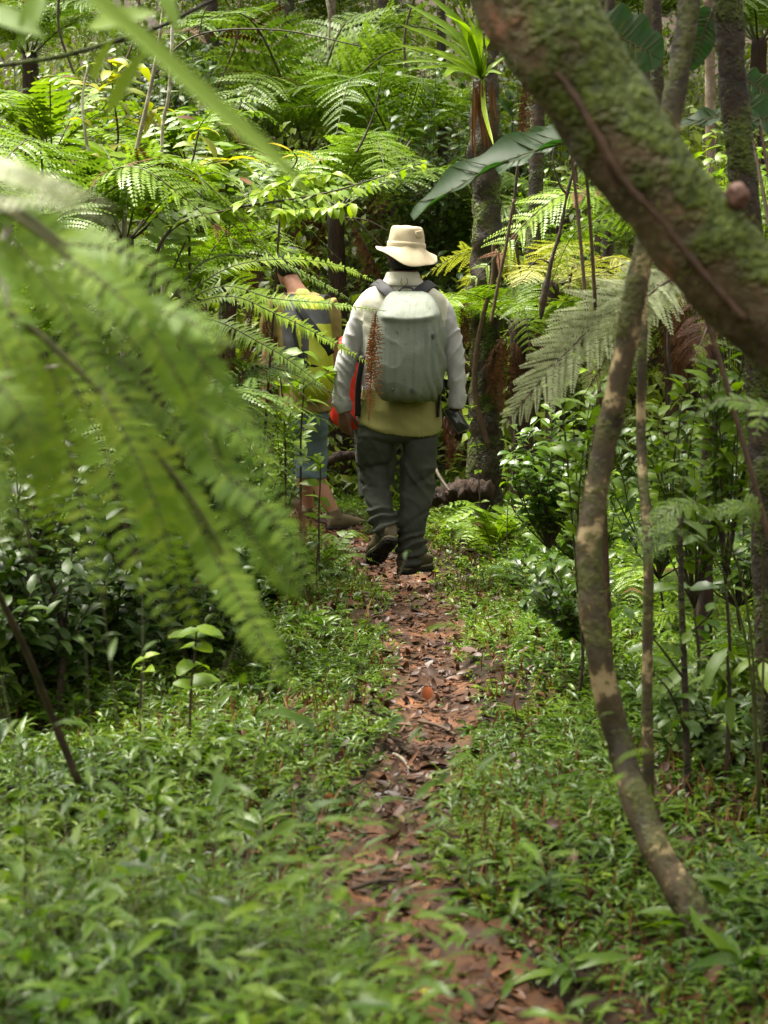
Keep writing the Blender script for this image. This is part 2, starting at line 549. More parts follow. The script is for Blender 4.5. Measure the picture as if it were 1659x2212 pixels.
M['cover'] = cover_mat()
M['webbing'] = cloth_mat('black_webbing', (.014, .014, .018), rough=.6)
M['boot'] = cloth_mat('boot_leather', (.07, .052, .03), rough=.6, var=.35, big=12)
M['sole'] = cloth_mat('boot_sole', (.012, .01, .008), rough=.7, bump=.6, weave=40)
M['welt'] = cloth_mat('boot_welt', (.1, .085, .055), rough=.7)
M['skin_d'] = cloth_mat('dark_skin', (.12, .05, .032), rough=.45, var=.15, weave=300, bump=.05, spec=.4)
M['skin_l'] = cloth_mat('tan_skin', (.36, .17, .11), rough=.45, var=.12, weave=300, bump=.05, spec=.4)
M['hair'] = cloth_mat('black_hair', (.006, .005, .004), rough=.6, weave=120, bump=.5)
M['tan'] = cloth_mat('tan_shirt', (.26, .19, .07), var=.2)
M['collar'] = cloth_mat('lime_collar', (.4, .41, .13))
M['lpack'] = cloth_mat('lime_nylon', (.36, .39, .025), rough=.5, var=.2, spec=.4)
M['gpack'] = cloth_mat('grey_nylon', (.055, .055, .06), rough=.55, var=.25)
M['blue'] = cloth_mat('blue_denim', (.11, .15, .185), var=.25)
M['red'] = cloth_mat('red_nylon', (.55, .03, .015), rough=.5, var=.2)
M['shoe'] = cloth_mat('shoe_canvas', (.13, .1, .06), var=.25)
M['glass'] = cloth_mat('phone_glass', (.02, .021, .018), rough=.16, var=.1, bump=0, spec=.6)
M['case'] = cloth_mat('phone_case', (.09, .09, .09), rough=.4, bump=0)
M['eye'] = cloth_mat('eye', (.6, .58, .55), rough=.2, bump=0)

# ------------------------------------------------------------------ ground and path
def grid_obj(name, X, Y, Z, mat, kind='structure'):
    ny, nx = X.shape
    V = np.stack([X, Y, Z], -1).reshape(-1, 3)
    i, j = np.meshgrid(np.arange(ny - 1), np.arange(nx - 1), indexing='ij')
    a = i * nx + j
    F = np.stack([a, a + 1, a + nx + 1, a + nx], -1).reshape(-1, 4)
    o = MB().add(V, F).build(name, [mat])
    o['kind'] = kind
    return o


gx = np.concatenate([np.linspace(-60, -6, 28), np.linspace(-5.5, -1.3, 22), np.linspace(-1.2, 1.6, 113), np.linspace(1.8, 6, 22), np.linspace(7, 60, 28)])
gy = np.concatenate([np.linspace(-30, 0, 16), np.linspace(.5, 2, 8), np.linspace(2.1, 16, 200), np.linspace(16.4, 30, 36), np.linspace(32, 90, 24)])
X, Y = np.meshgrid(gx, gy)
ground = grid_obj('ground', X, Y, Hgt(X, Y), M['soil'])

sy = np.arange(-.5, 17, .03)
sx = np.linspace(-1, 1, 31)
Yp = np.repeat(sy[:, None], 31, 1)
hw = path_hw(sy)[:, None]
edge = np.array([noise.noise(Vector((0, y * 1.9, 3))) + .6 * noise.noise(Vector((5, y * 6.1, 1))) for y in sy])[:, None]
edge2 = np.array([noise.noise(Vector((9, y * 1.7, 3))) + .6 * noise.noise(Vector((2, y * 5.3, 7))) for y in sy])[:, None]
Xp = path_x(sy)[:, None] + sx[None] * hw * 1.15 + np.where(sx[None] < 0, edge, edge2) * .06 * np.abs(sx[None])
bump = np.array([[noise.noise(Vector((x * 5, y * 5, 0))) * .016 + noise.noise(Vector((x * 14, y * 11, 4))) * .01 + noise.noise(Vector((x * 33, y * 30, 8))) * .005
                  for x, y in zip(rx, ry)] for rx, ry in zip(Xp, Yp)])
Zp = Hgt(path_x(sy), sy)[:, None] + .012 + bump + .03 * np.abs(sx[None]) ** 2 - .09 * sm(.85, 1, np.abs(sx[None]))
path = grid_obj('path', Xp, Yp, Zp, M['mud'])


def path_z(x, y):
    i = int(np.clip((y + .5) / .03, 0, len(sy) - 1))
    j = int(np.argmin(np.abs(Xp[i] - x)))
    return max(float(Zp[i, j]), hz(x, y))


# ------------------------------------------------------------------ ground cover (stuff)
def ground_cover():
    N = 36000
    y = 2.3 + 12.2 * RNG.random(N * 4) ** .8
    x = (RNG.random(N * 4) * 2 - 1) * (.23 * y + .45)
    dx = np.abs(x - path_x(y))
    h = path_hw(y)
    pr = .03 + .97 * sm(h * .5, h * 1.05, dx)
    cl = np.array([noise.noise(Vector((a * 1.6, b * 1.3, 2))) for a, b in zip(x, y)])
    pr = pr * np.clip(.8 + cl * 1.3, .38, 1)
    keep = RNG.random(N * 4) < pr
    x, y, cl = x[keep][:N], y[keep][:N], cl[keep][:N]
    n = len(x)
    tall = 1 + 3.2 * sm(.2, .75, -(x - path_x(y))) * (1 - sm(2.9, 4.6, y)) + .9 * sm(.9, 1.5, np.abs(x)) * sm(4, 6, y)
    tall *= .42 + .58 * sm(0, .6, np.abs(x - path_x(y)) - path_hw(y))
    hgt = (.04 + .08 * RNG.random(n) + .1 * RNG.random(n) ** 6) * tall * np.clip(1 + 1.1 * cl, .4, 2)
    z = Hgt(x, y)
    az = RNG.random(n) * 2 * np.pi
    lean = .35 + .8 * RNG.random(n)
    K = 7
    k = np.arange(K)[None]
    f = (k + 1.2) / (K + .2)
    top = np.stack([np.cos(az) * np.sin(lean), np.sin(az) * np.sin(lean), np.cos(lean)], -1) * hgt[:, None]
    base = np.stack([x, y, z], -1)
    pos = base[:, None] + top[:, None] * f[..., None]
    la = az[:, None] + np.where(k % 2 == 0, 1, -1) * (1.0 - .55 * f) + RNG.normal(0, .35, (n, K))
    el = .15 + .45 * RNG.random((n, K)) + .3 * (f > .85)
    d = np.stack([np.cos(la) * np.cos(el), np.sin(la) * np.cos(el), np.sin(el)], -1)
    sz = (.75 + .5 * RNG.random(n)) * (.85 + .3 * (tall > 1.6)) * (.66 + .34 * sm(.05, .55, np.abs(x - path_x(y)) - path_hw(y)))
    L = .07 * (sz * np.where(RNG.random(n) < .07, 1.75, 1))[:, None] * (.65 + .5 * np.sin(np.pi * f)) * (.85 + .3 * RNG.random((n, K)))
    W = L * (.17 + .07 * RNG.random((n, 1)))
    up = np.array([0, 0, 1]) + RNG.normal(0, .25, (n * K, 3))
    mb = MB()
    rnd_ = np.repeat((RNG.random(n) + .5 * cl) < .1 + .2 * sm(6.5, 10, y), K)
    pos, d, L, W = pos.reshape(-1, 3), d.reshape(-1, 3), L.ravel(), W.ravel()
    q = ~rnd_
    V, F = leaf_geo(pos[q], d[q], up[q], L[q], W[q], curl=(.5 + .9 * RNG.random(q.sum())), fold=.28, ns=3)
    mb.add(V, F, 0)
    q = rnd_
    V, F = leaf_geo(pos[q], d[q], up[q], L[q] * .62, L[q] * .34, curl=(.3 + .8 * RNG.random(q.sum())), fold=.18, prof='ovate', ns=3)
    mb.add(V, F, 2)
    # stems
    s = np.stack([-np.sin(az), np.cos(az), 0 * az], -1) * .0012
    V = np.stack([base - s, base + s, base + top + s * .4, base + top - s * .4], 1)
    mb.add(V, np.arange(n * 4).reshape(-1, 4), 1)
    o = mb.build('ground_cover', [M['grass'], M['stem'], M['seedling']])
    o['kind'] = 'stuff'
    o['label'] = 'low bamboo-like grass with glossy green leaves on both sides of the path'
    o['category'] = 'ground cover'


def litter():
    def batch(x, y, z, smin, smax, tilt):
        n = len(x)
        az = RNG.random(n) * 2 * np.pi
        el = RNG.normal(0, tilt, n)
        d = np.stack([np.cos(az) * np.cos(el), np.sin(az) * np.cos(el), np.sin(el)], -1)
        L = smin + (smax - smin) * RNG.random(n) ** 2
        return leaf_geo(np.stack([x, y, z], -1), d, np.array([0, 0, 1]) + RNG.normal(0, .3, (n, 3)), L, L * (.3 + .25 * RNG.random(n)),
                        curl=RNG.normal(0, .7, n), fold=RNG.normal(.1, .3, n), prof='oval', ns=4)
    mb = MB()
    n = 5600
    y = 2.6 + 11.4 * RNG.random(n) ** .9
    x = path_x(y) + RNG.normal(0, .55, n) * path_hw(y)
    z = np.array([path_z(a, b) for a, b in zip(x, y)]) + .006 + .008 * RNG.random(n)
    mb.add(*batch(x, y, z, .008, .055, .16))
    n = 230
    y = 2.6 + 11 * RNG.random(n)
    x = path_x(y) + RNG.normal(0, .6, n) * path_hw(y)
    z = np.array([path_z(a, b) for a, b in zip(x, y)]) + .012
    mb.add(*batch(x, y, z, .06, .12, .07))
    n = 8200
    y = 2.3 + 12 * RNG.random(n)
    x = (RNG.random(n) * 2 - 1) * (.23 * y + .4)
    mb.add(*batch(x, y, Hgt(x, y) + .008 + .02 * RNG.random(n), .025, .08, .35))
    # dry straw-like stalks between the leaves
    n = 9000
    y = 2.6 + 9.5 * RNG.random(n)
    x = (RNG.random(n) * 2 - 1) * (.23 * y + .3)
    ok = np.abs(x - path_x(y)) > path_hw(y)
    x, y = x[ok], y[ok]
    n = len(x)
    b = np.stack([x, y, Hgt(x, y)], -1)
    t = np.stack([RNG.normal(0, .02, n), RNG.normal(0, .02, n), .04 + .07 * RNG.random(n)], -1)
    V, F = leaf_geo(b, t, RNG.normal(0, 1, (n, 3)), np.linalg.norm(t, axis=1), .006, curl=.6, fold=.2, prof='strap', ns=3)
    mb.add(V, F, 1)
    o = mb.build('leaf_litter', [M['litter'], M['straw']])
    o['kind'] = 'stuff'
    o['label'] = 'wet brown fallen leaves littering the muddy path and forest floor'
    o['category'] = 'leaf litter'


ground_cover()
litter()


def undergrowth():
    """mass of far undergrowth climbing the slope behind"""
    nc = 2500
    y = 13.2 + 12 * RNG.random(nc)
    x = (RNG.random(nc) * 2 - 1) * (.24 * y + 1.2)
    z = Hgt(x, y) + RNG.random(nc) ** 1.6 * (1.3 + (y - 13) * .2)
    rad = .14 + .26 * RNG.random(nc)
    mb = MB()
    K = 42
    off = RNG.normal(0, 1, (nc, K, 3)) * np.array([1, 1, .6])
    off = off / (np.linalg.norm(off, axis=-1, keepdims=True) + .4)
    p = np.stack([x, y, z], -1)[:, None] + off * rad[:, None, None] * 1.5
    d = off + np.array([0, -.2, -.1]) + RNG.normal(0, .5, off.shape)
    L = (.06 + .09 * RNG.random(nc))[:, None] * (.7 + .6 * RNG.random((nc, K)))
    ra = (.3 + .3 * RNG.random(nc))[:, None]
    V, F = leaf_geo(p.reshape(-1, 3), d.reshape(-1, 3), np.array([0, -.25, 1]) + RNG.normal(0, .3, (nc * K, 3)), L.ravel(), (L * ra).ravel(), curl=.5 + RNG.random(nc * K), fold=.2, prof='ovate', ns=2)
    mb.add(V, F)
    o = mb.build('undergrowth', [M['under']])
    o['kind'] = 'stuff'
    o['label'] = 'tangled mass of small-leaved undergrowth filling the forest behind the walkers'
    o['category'] = 'undergrowth'


undergrowth()

# ------------------------------------------------------------------ ferns
FROND = {}


def frond_mesh(kind, v, mat):
    key = (kind, v, mat)
    if key not in FROND:
        rng = np.random.default_rng(v * 13 + len(kind))
        a = [.34, .22, .28, .15][v % 4]
        e = [-.1, -.28, .05, -.02][v % 4]
        b = [.05, -.07, .0, .1][v % 4]
        pts = [(0, 0, 0), (.28, b * .4, a * .75), (.62, b, a * .95), (1, b * .6, e)]
        mb = MB()
        if kind == 'bi':
            frond_geo(mb, pts, .3, n=24, npl=13, droop=.28, rng=rng, rr=.008, brown=[.01, .05, .0, .02][v % 4])
        else:
            frond_geo(mb, pts, .17, n=26, kind='pin', droop=.3, rng=rng, rr=.007, sweep=1.25, brown=[.01, .04, 0, .02][v % 4])
        FROND[key] = mb.mesh('frond', [M[mat], M['stalk_brown' if mat in ('dead', 'silver') else 'stem'], M['dead']])
    return FROND[key]


def fern(label, px, py, Yd, n, L, mat, kind='bi', elev=(.05, .75), az=None, trunk=0, group='ferns', name=None, dead=0, cat=None, seed=None):
    rnd = random.Random(seed if seed is not None else int(px * 7 + py))
    c = P(px, py, Yd)
    gz = hz(c.x, c.y)
    h = max(.03, c.z - gz)
    if not trunk:
        h = min(h, .05)
    root = thing(name or ('tree_fern' if trunk else 'fern'), label, cat or ('tree fern' if trunk else 'fern'), (c.x, c.y, gz), group)
    if trunk:
        b = Vector((c.x, c.y, gz))
        lean = Vector((rnd.uniform(-.12, .12), rnd.uniform(-.1, .1), 0))
        mb = MB()
        mb.add(*tube_geo([b + lean + Vector((0, 0, -.1)), b + lean * .5 + Vector((0, 0, h * .5)), b + Vector((0, 0, h + .03))],
                         [trunk * 1.25, trunk, trunk * .85], n=26, seg=14, rough=.22, rf=14))
        mb.build('trunk', [M['fibre']], root)
    for k in range(n):
        a = (k / n * 2 * math.pi + rnd.uniform(-.25, .25)) if az is None else az[0] + (az[1] - az[0]) * (k + .5) / n + rnd.uniform(-.12, .12)
        o = link('frond', frond_mesh(kind, rnd.randrange(4), mat), root)
        o.location = (math.cos(a) * trunk * .5, math.sin(a) * trunk * .5, h)
        s = L * rnd.uniform(.75, 1.12)
        o.scale = (s, s, s)
        o.rotation_euler = (rnd.uniform(-.35, .35), -rnd.uniform(*elev) + .3, a)
    for k in range(dead):
        a = rnd.uniform(0, 6.28)
        o = link('dead_frond', frond_mesh('bi', rnd.randrange(4), 'dead'), root)
        o.location = (math.cos(a) * trunk, math.sin(a) * trunk, h - .05)
        s = L * rnd.uniform(.5, .8)
        o.scale = (s, s * .35, s)
        o.rotation_euler = (rnd.uniform(-.3, .3), rnd.uniform(1.35, 1.75), a)
    return root


fern('tree fern with a dark trunk and pale crown just left of the sun hat', 725, 452, 14.5, 14, 1.25, 'pale', elev=(.25, .7), trunk=.075, dead=3)
fern('widest tree fern crown of silvery fronds high in the upper middle', 660, 330, 17.5, 14, 2.0, 'pale', elev=(.35, .95), trunk=.1, dead=4)
fern('green tree fern arching above the pale fern trunk, tips reaching the bird nest fern', 860, 330, 16, 9, 1.3, 'deep', elev=(.3, .85), trunk=.07, dead=3)
fern('lime sword fern beside the yellow-leaved sapling at upper left', 110, 330, 10.5, 11, .8, 'lime', 'pin', elev=(.2, .8), trunk=.04)
fern('bright fern with toothed fronds below the two pale sapling stems', 270, 520, 9.2, 12, .95, 'lime', 'pin', elev=(.15, .7), trunk=.05)
fern('pale green tree fern reaching towards the sun hat from the left', 500, 470, 12.6, 12, 1.0, 'pale', 'pin', elev=(.35, .85), trunk=.06, dead=4)
fern('tree fern with bright fronds left of the bent walker', 405, 650, 10.8, 11, .8, 'lime', elev=(.25, .8), trunk=.05, dead=4)
fern('light fern behind the blurred near fronds at left', 90, 520, 8.6, 11, 1.0, 'pale', elev=(.2, .7), trunk=.05)
fern('yellowing tree fern just right of the mossy upright trunk', 1190, 615, 12.6, 9, .95, 'yellow', elev=(-.05, .35), trunk=.06, dead=3)
fern('fern with drooping green fronds hanging right of the hiker', 1120, 700, 11.2, 8, .75, 'lime', elev=(-.1, .4), trunk=.07, dead=6)
fern('small pale ground fern in front of the fallen brown log', 1065, 1052, 10.4, 10, .5, 'lime', 'pin', elev=(.3, .95))
fern('deep green fern under the blurred near fronds', 250, 1010, 7.2, 11, .8, 'deep', elev=(.2, .8), trunk=.04)
fern('dark fern at the left edge below the pale twig', 60, 820, 7.6, 11, .85, 'deep', elev=(.2, .8), trunk=.04)
fern('mid green fern left of the walker in blue shorts', 430, 930, 9.2, 11, .75, 'deep', elev=(.2, .8), trunk=.03)
fern('low fern at the foot of the saplings left of the path', 600, 1140, 9.6, 9, .5, 'lime', 'pin', elev=(.3, .9))
fern('small bright fern beside the walking shoe', 690, 1125, 9.4, 8, .4, 'pale', 'pin', elev=(.1, .7))
fern('fern low in the dark hollow at left', 330, 1230, 7.6, 9, .5, 'deep', elev=(.2, .8))
fern('lime fern on the right behind the thin black sapling', 1590, 1210, 7.4, 9, .6, 'lime', elev=(.2, .8))
fern('pale fern low behind the slender curved tree', 1420, 1150, 8.3, 9, .55, 'pale', elev=(.2, .8))
fern('tree fern behind the leaning trunk, crown half hidden', 1450, 560, 11, 11, 1.1, 'lime', elev=(.1, .7), trunk=.06, dead=4)
fern('pale tree fern at the right edge below the broad leaves', 1625, 600, 9.5, 9, .9, 'pale', elev=(.1, .7), trunk=.05)
fern('fern in shade between the bird nest fern and the leaning trunk', 1215, 470, 15, 10, 1.0, 'deep', elev=(.2, .8), trunk=.06)
fern('fern behind the hiker on the right shoulder side', 985, 560, 15.5, 10, 1.0, 'deep', elev=(.2, .8), trunk=.05)
fern('tall dim fern at the top left corner', 60, 120, 16, 10, 1.2, 'deep', elev=(.2, .9), trunk=.06)
fern('dim tree fern near the top between the sapling and the silvery crown', 400, 190, 20, 11, 1.5, 'deep', elev=(.2, .9), trunk=.08)
fern('farthest tree fern at the top left of the bird nest fern', 740, 90, 23, 11, 1.5, 'deep', elev=(.2, .9), trunk=.08)
fern('distant tree fern above the leaning trunk', 1380, 60, 19, 11, 1.4, 'deep', elev=(.2, .9), trunk=.08)
fern('distant tree fern at the top right corner', 1640, 90, 17, 10, 1.3, 'pale', elev=(.2, .9), trunk=.08)
fern('yellow-green fern among the yellow-leaved saplings', 400, 350, 12.5, 11, .9, 'lime', 'pin', elev=(.2, .8), trunk=.04)


def frond_list(label, base, trunk_top, curves, mat, width, kind='bi', trunk=.05, n=20, npl=14, name='tree_fern', droop=.25, rr=.006, up=(0, -.35, 1), stalk='stem', sweep=1.1, pr=.17):
    root = thing(name, label, 'tree fern' if trunk else 'fern', base, 'ferns')
    if trunk:
        mb = MB()
        mb.add(*tube_geo([base + Vector((0, 0, -.1)), base * .4 + trunk_top * .6, trunk_top], [trunk * 1.2, trunk, trunk * .8], n=24, seg=14, rough=.2, rf=14))
        mb.build('trunk', [M['fibre']], root)
    for i, c in enumerate(curves):
        pts = [P(*q) for q in c['p']]
        mb = MB()
        frond_geo(mb, pts, c.get('w', width), n=c.get('n', n), kind=c.get('kind', kind), npl=c.get('npl', npl), droop=c.get('droop', droop), rr=c.get('rr', rr), up=c.get('up', up),
                  start=c.get('start', .12), sweep=c.get('sweep', sweep), pr=c.get('pr', pr))
        mb.build('frond', [M[c.get('mat', mat)], M[stalk]], root)
    return root


# near, blurred fern at the left
root = thing('tree_fern', 'large blurred fern hanging close to the camera at left', 'tree fern', (-1.25, 1.75, hz(-1.25, 1.75)), 'ferns')
mb = MB()
mb.add(*tube_geo([(-1.25, 1.75, hz(-1.25, 1.75) - .1), (-1.22, 1.75, .9), (-1.2, 1.75, 1.56)], [.075, .06, .05], n=24, seg=14, rough=.2, rf=14))
mb.build('trunk', [M['fibre']], root)
NEAR = [
    ([(-1900, 300), (-300, 330), (0, 430), (250, 640), (430, 880), (520, 1110)], 2.1, 'near', [
        [(0, 430), (130, 520), (300, 560), (490, 730)], [(120, 530), (260, 640), (400, 690), (515, 755)], [(250, 640), (400, 740), (480, 850), (558, 935)], [(330, 740), (430, 880), (530, 950), (640, 1130)],
        [(430, 880), (470, 1000), (590, 1120), (700, 1300)], [(500, 1060), (545, 1160), (600, 1230), (660, 1300)]]),
    ([(-1900, 300), (-350, 480), (0, 660), (220, 850), (400, 1060), (500, 1230)], 2.2, 'near', [
        [(0, 660), (110, 800), (150, 980), (190, 1150), (232, 1340)], [(120, 760), (220, 960), (290, 1190), (405, 1430)], [(220, 850), (310, 1020), (370, 1200), (428, 1395)], [(300, 930), (400, 1080), (500, 1260), (590, 1390)],
        [(400, 1060), (470, 1210), (560, 1370), (645, 1515)], [(-40, 640), (20, 800), (60, 960), (80, 1160)],]),
    ([(-1900, 300), (-400, 300), (-60, 420), (150, 560), (300, 760)], 2.0, 'near', [
        [(-60, 420), (60, 560), (160, 700), (250, 900)], [(-100, 410), (-20, 560), (40, 720), (100, 900)], [(150, 560), (280, 660), (370, 790), (440, 930)]]),
    ([(-1900, 300), (-450, 280), (-50, 350), (130, 400), (250, 455)], 1.5, 'silver', [
        [(-200, 300), (-60, 360), (80, 385), (245, 445)], [(-260, 330), (-120, 410), (20, 430), (180, 455)], [(-100, 350), (20, 370), (120, 420), (270, 500)]]),
    ([(-1900, 300), (-400, 560), (-120, 720), (0, 850), (50, 1000)], 1.9, 'deep', [
        [(-120, 720), (-20, 850), (20, 1000), (60, 1230)], [(-160, 700), (-60, 880), (-20, 1050), (10, 1210)], [(-60, 780), (40, 880), (90, 1000), (110, 1120)]]),
    ([(-1900, 300), (-350, 420), (0, 560), (250, 800), (400, 1000)], 2.6, 'deep', [
        [(0, 560), (150, 640), (280, 720), (420, 850)], [(80, 630), (200, 760), (300, 900), (350, 1080)], [(0, 700), (80, 860), (110, 1030), (120, 1200)], [(160, 720), (300, 820), (420, 960), (500, 1100)], [(250, 800), (300, 980), (330, 1120), (340, 1260)],
        [(60, 560), (220, 600), (380, 700), (470, 800)]]),
]
for rach, Yn, mt, pins in NEAR:
    mb = MB()
    mb.add(*tube_geo([P(x_, y_, 1.75 + (Yn - 1.75) * min(1, (x_ + 1900) / 1800)) for x_, y_ in rach], [.006, .005, .004, .002], n=40, seg=6), 1)
    for k, c in enumerate(pins):
        pts = [P(x_, y_, Yn + .03 * math.sin(k * 2 + q_) - .02 * q_) for q_, (x_, y_) in enumerate(c)]
        frond_geo(mb, pts, (.029 if mt != 'silver' else .02) * (Yn / 1.75), n=26, kind='pin', up=(.25, -.7, .6), start=.02, rr=.0016, droop=.25, sweep=1.15, jit=.08)
    mb.build('frond', [M[mt], M['stem']], root)

# silver frond right
bs = P(1535, 640, 6.6)
frond_list('tree fern with long silvery fronds sagging behind the slender curved tree', Vector((bs.x, bs.y, hz(bs.x, bs.y))), bs, [
    dict(p=[(1530, 640, 6.6), (1440, 612, 6.55), (1330, 665, 6.3), (1210, 775, 6.2), (1085, 922, 6.2)], w=.22, n=44, npl=20, up=(.25, -.75, .6), sweep=.62, droop=.1),
    dict(p=[(1530, 640, 6.6), (1470, 600, 6.4), (1400, 640, 6.2), (1330, 740, 6.2), (1265, 850, 6.3)], w=.18, n=34, npl=17, up=(.25, -.75, .6), sweep=.7, droop=.12),
    dict(p=[(1530, 640, 6.6), (1580, 600, 6.8), (1640, 660, 6.9), (1690, 760, 7.)], w=.18, n=26),
    dict(p=[(1530, 640, 6.6), (1500, 620, 6.9), (1440, 640, 7.1), (1380, 720, 7.2)], w=.15, n=24),
    dict(p=[(1530, 640, 6.6), (1500, 590, 7.2), (1390, 560, 7.8), (1250, 610, 8.2)], w=.16, n=26, mat='yellow'),
    dict(p=[(1530, 640, 6.6), (1545, 640, 6.2), (1530, 700, 6.0), (1495, 790, 5.9)], w=.13, n=22, mat='dead', droop=.6),
], 'silver', .2, trunk=.026, rr=.007, stalk='stalk_brown', droop=.3)

# blurred frond at the right edge, and low ones by the black sapling
br = P(1760, 980, 3.9)
frond_list('blurred fern frond entering from the right edge', Vector((br.x, br.y, hz(br.x, br.y))), br, [
    dict(p=[(1760, 980, 3.9), (1660, 890, 3.9), (1570, 865, 3.9), (1480, 905, 3.95)], w=.05, n=20),
    dict(p=[(1760, 980, 3.9), (1700, 900, 3.8), (1655, 880, 3.75), (1630, 950, 3.7)], w=.05, n=16),
], 'deep', .08, trunk=.02, npl=9, name='fern', kind='pin')
bq = P(1640, 1760, 4.85)
frond_list('fern with bluish blurred fronds in front of the thin black sapling', Vector((bq.x, bq.y, hz(bq.x, bq.y))), bq, [
    dict(p=[(1640, 1760, 4.85), (1620, 1350, 4.75), (1560, 1140, 4.6), (1470, 1090, 4.5), (1330, 1215, 4.5)], w=.075, n=26, start=.5),
    dict(p=[(1640, 1760, 4.85), (1615, 1400, 4.75), (1540, 1200, 4.6), (1450, 1150, 4.5), (1340, 1260, 4.5)], w=.06, n=22, start=.5),
    dict(p=[(1640, 1760, 4.85), (1650, 1350, 4.8), (1640, 1150, 4.7), (1600, 1090, 4.7), (1520, 1120, 4.7)], w=.07, n=22, start=.5),
], 'deep', .09, trunk=0, npl=10, name='fern', rr=.004)

# toothed fronds in front of the walkers
bt = P(330, 700, 8.7)
frond_list('fern with long toothed fronds crossing in front of both walkers', Vector((bt.x, bt.y, hz(bt.x, bt.y))), bt, [
    dict(p=[(330, 700, 8.7), (480, 585, 8.8), (620, 560, 8.9), (730, 575, 9.0), (820, 612, 9.0)], w=.075, n=62),
    dict(p=[(330, 700, 8.7), (470, 620, 8.7), (590, 645, 8.7), (700, 655, 8.7), (835, 672, 8.7)], w=.085, n=62),
    dict(p=[(330, 700, 8.7), (480, 640, 8.6), (600, 680, 8.6), (710, 735, 8.6), (822, 800, 8.6)], w=.08, n=62),
    dict(p=[(330, 700, 8.7), (450, 560, 8.9), (600, 570, 9.2), (690, 610, 9.3), (765, 652, 9.3)], w=.06, n=62, mat='pale'),
    dict(p=[(330, 700, 8.7), (450, 690, 8.5), (560, 740, 8.4), (640, 790, 8.4), (715, 850, 8.4)], w=.09, n=62, mat='pale'),
    dict(p=[(330, 700, 8.7), (430, 480, 9.0), (590, 440, 9.2), (740, 410, 9.4), (860, 400, 9.5)], w=.14, n=30, mat='lime'),
    dict(p=[(330, 700, 8.7), (350, 520, 8.8), (450, 440, 9.0), (560, 430, 9.2), (690, 460, 9.4)], w=.13, n=30, mat='pale'),
    dict(p=[(330, 700, 8.7), (260, 580, 8.6), (150, 560, 8.5), (30, 620, 8.5)], w=.13, n=28),
], 'lime', .08, kind='pin', trunk=.05, droop=.35, sweep=1.2, up=(0, -.5, .9))


def dead_frond(label, pts, w, n=26, mat='dead'):
    pts = [P(*q) for q in pts]
    mb = MB()
    frond_geo(mb, pts, w, n=n, npl=9, droop=1.5, up=(.4, -1, .1), start=.05, rr=.004, jit=.9, sweep=.7, pr=.34)
    o = mb.build('dead_frond', [M[mat], M['stalk_brown']])
    tag(o, label, 'dead frond', 'dead fern fronds')


dead_frond('curled brown dead frond hanging in front of the hiker pack', [(812, 672, 8.6), (806, 740, 8.6), (801, 820, 8.6), (797, 912, 8.6)], .06, 34, 'rust')
dead_frond('dead brown frond hanging left of the walker in shorts', [(548, 655, 9.4), (535, 740, 9.4), (540, 820, 9.4), (546, 895, 9.4)], .05)
dead_frond('short dead frond hanging over the walker sleeve', [(582, 665, 9.3), (576, 700, 9.3), (580, 750, 9.3)], .045, 18)
dead_frond('dead frond leftmost of those hanging by the walker in shorts', [(498, 660, 9.3), (488, 720, 9.3), (492, 800, 9.3)], .04, 20)
dead_frond('rusty dead frond hanging against the mossy upright trunk', [(1005, 620, 11.1), (1003, 720, 11.1), (1008, 850, 11.1)], .07)
dead_frond('rusty dead frond beside the hooked vine', [(1095, 730, 11), (1082, 800, 11), (1088, 905, 11)], .08)
dead_frond('dead frond hanging above the fallen brown log', [(960, 900, 11.4), (975, 960, 11.4), (965, 1010, 11.4)], .07, 18)
dead_frond('dead frond dangling right of the mossy trunk below the bird nest fern', [(1140, 170, 12), (1132, 250, 12), (1126, 340, 12)], .09, 20)
dead_frond('dead frond tip blurred near the end of the close fern', [(640, 1080, 2.2), (652, 1120, 2.2), (660, 1178, 2.2)], .009, 12)

# ------------------------------------------------------------------ trees
CROWN = {}


def shade_crown_mesh(v):  # leaf crown out of view above the frame, used to shade the scene
    if v not in CROWN:
        rng = np.random.default_rng(100 + v)
        nc = 34
        c = rng.normal(0, 1, (nc, 3))
        c = c / np.linalg.norm(c, axis=1, keepdims=True) * (rng.random((nc, 1)) ** .5) * np.array([1.9, 1.9, .8])
        K = 38
        off = rng.normal(0, .27, (nc, K, 3))
        p = (c[:, None] + off).reshape(-1, 3)
        d = off.reshape(-1, 3) + rng.normal(0, .2, (nc * K, 3)) + np.array([0, 0, -.15])
        L = .13 + .1 * rng.random(nc * K)
        mb = MB().add(*leaf_geo(p, d, np.array([0, 0, 1]) + rng.normal(0, .35, (nc * K, 3)), L, L * .5, curl=.7, prof='ovate', ns=2))
        for k in range(10):
            q = c[k * 2]
            mb.add(*tube_geo([(0, 0, -1.2), tuple(q * .5 + np.array([0, 0, -.2])), tuple(q)], [.05, .03, .008], n=8, seg=5), 1)
        CROWN[v] = mb.mesh('crown', [M['canopy'], M['bark_dark']])
    return CROWN[v]


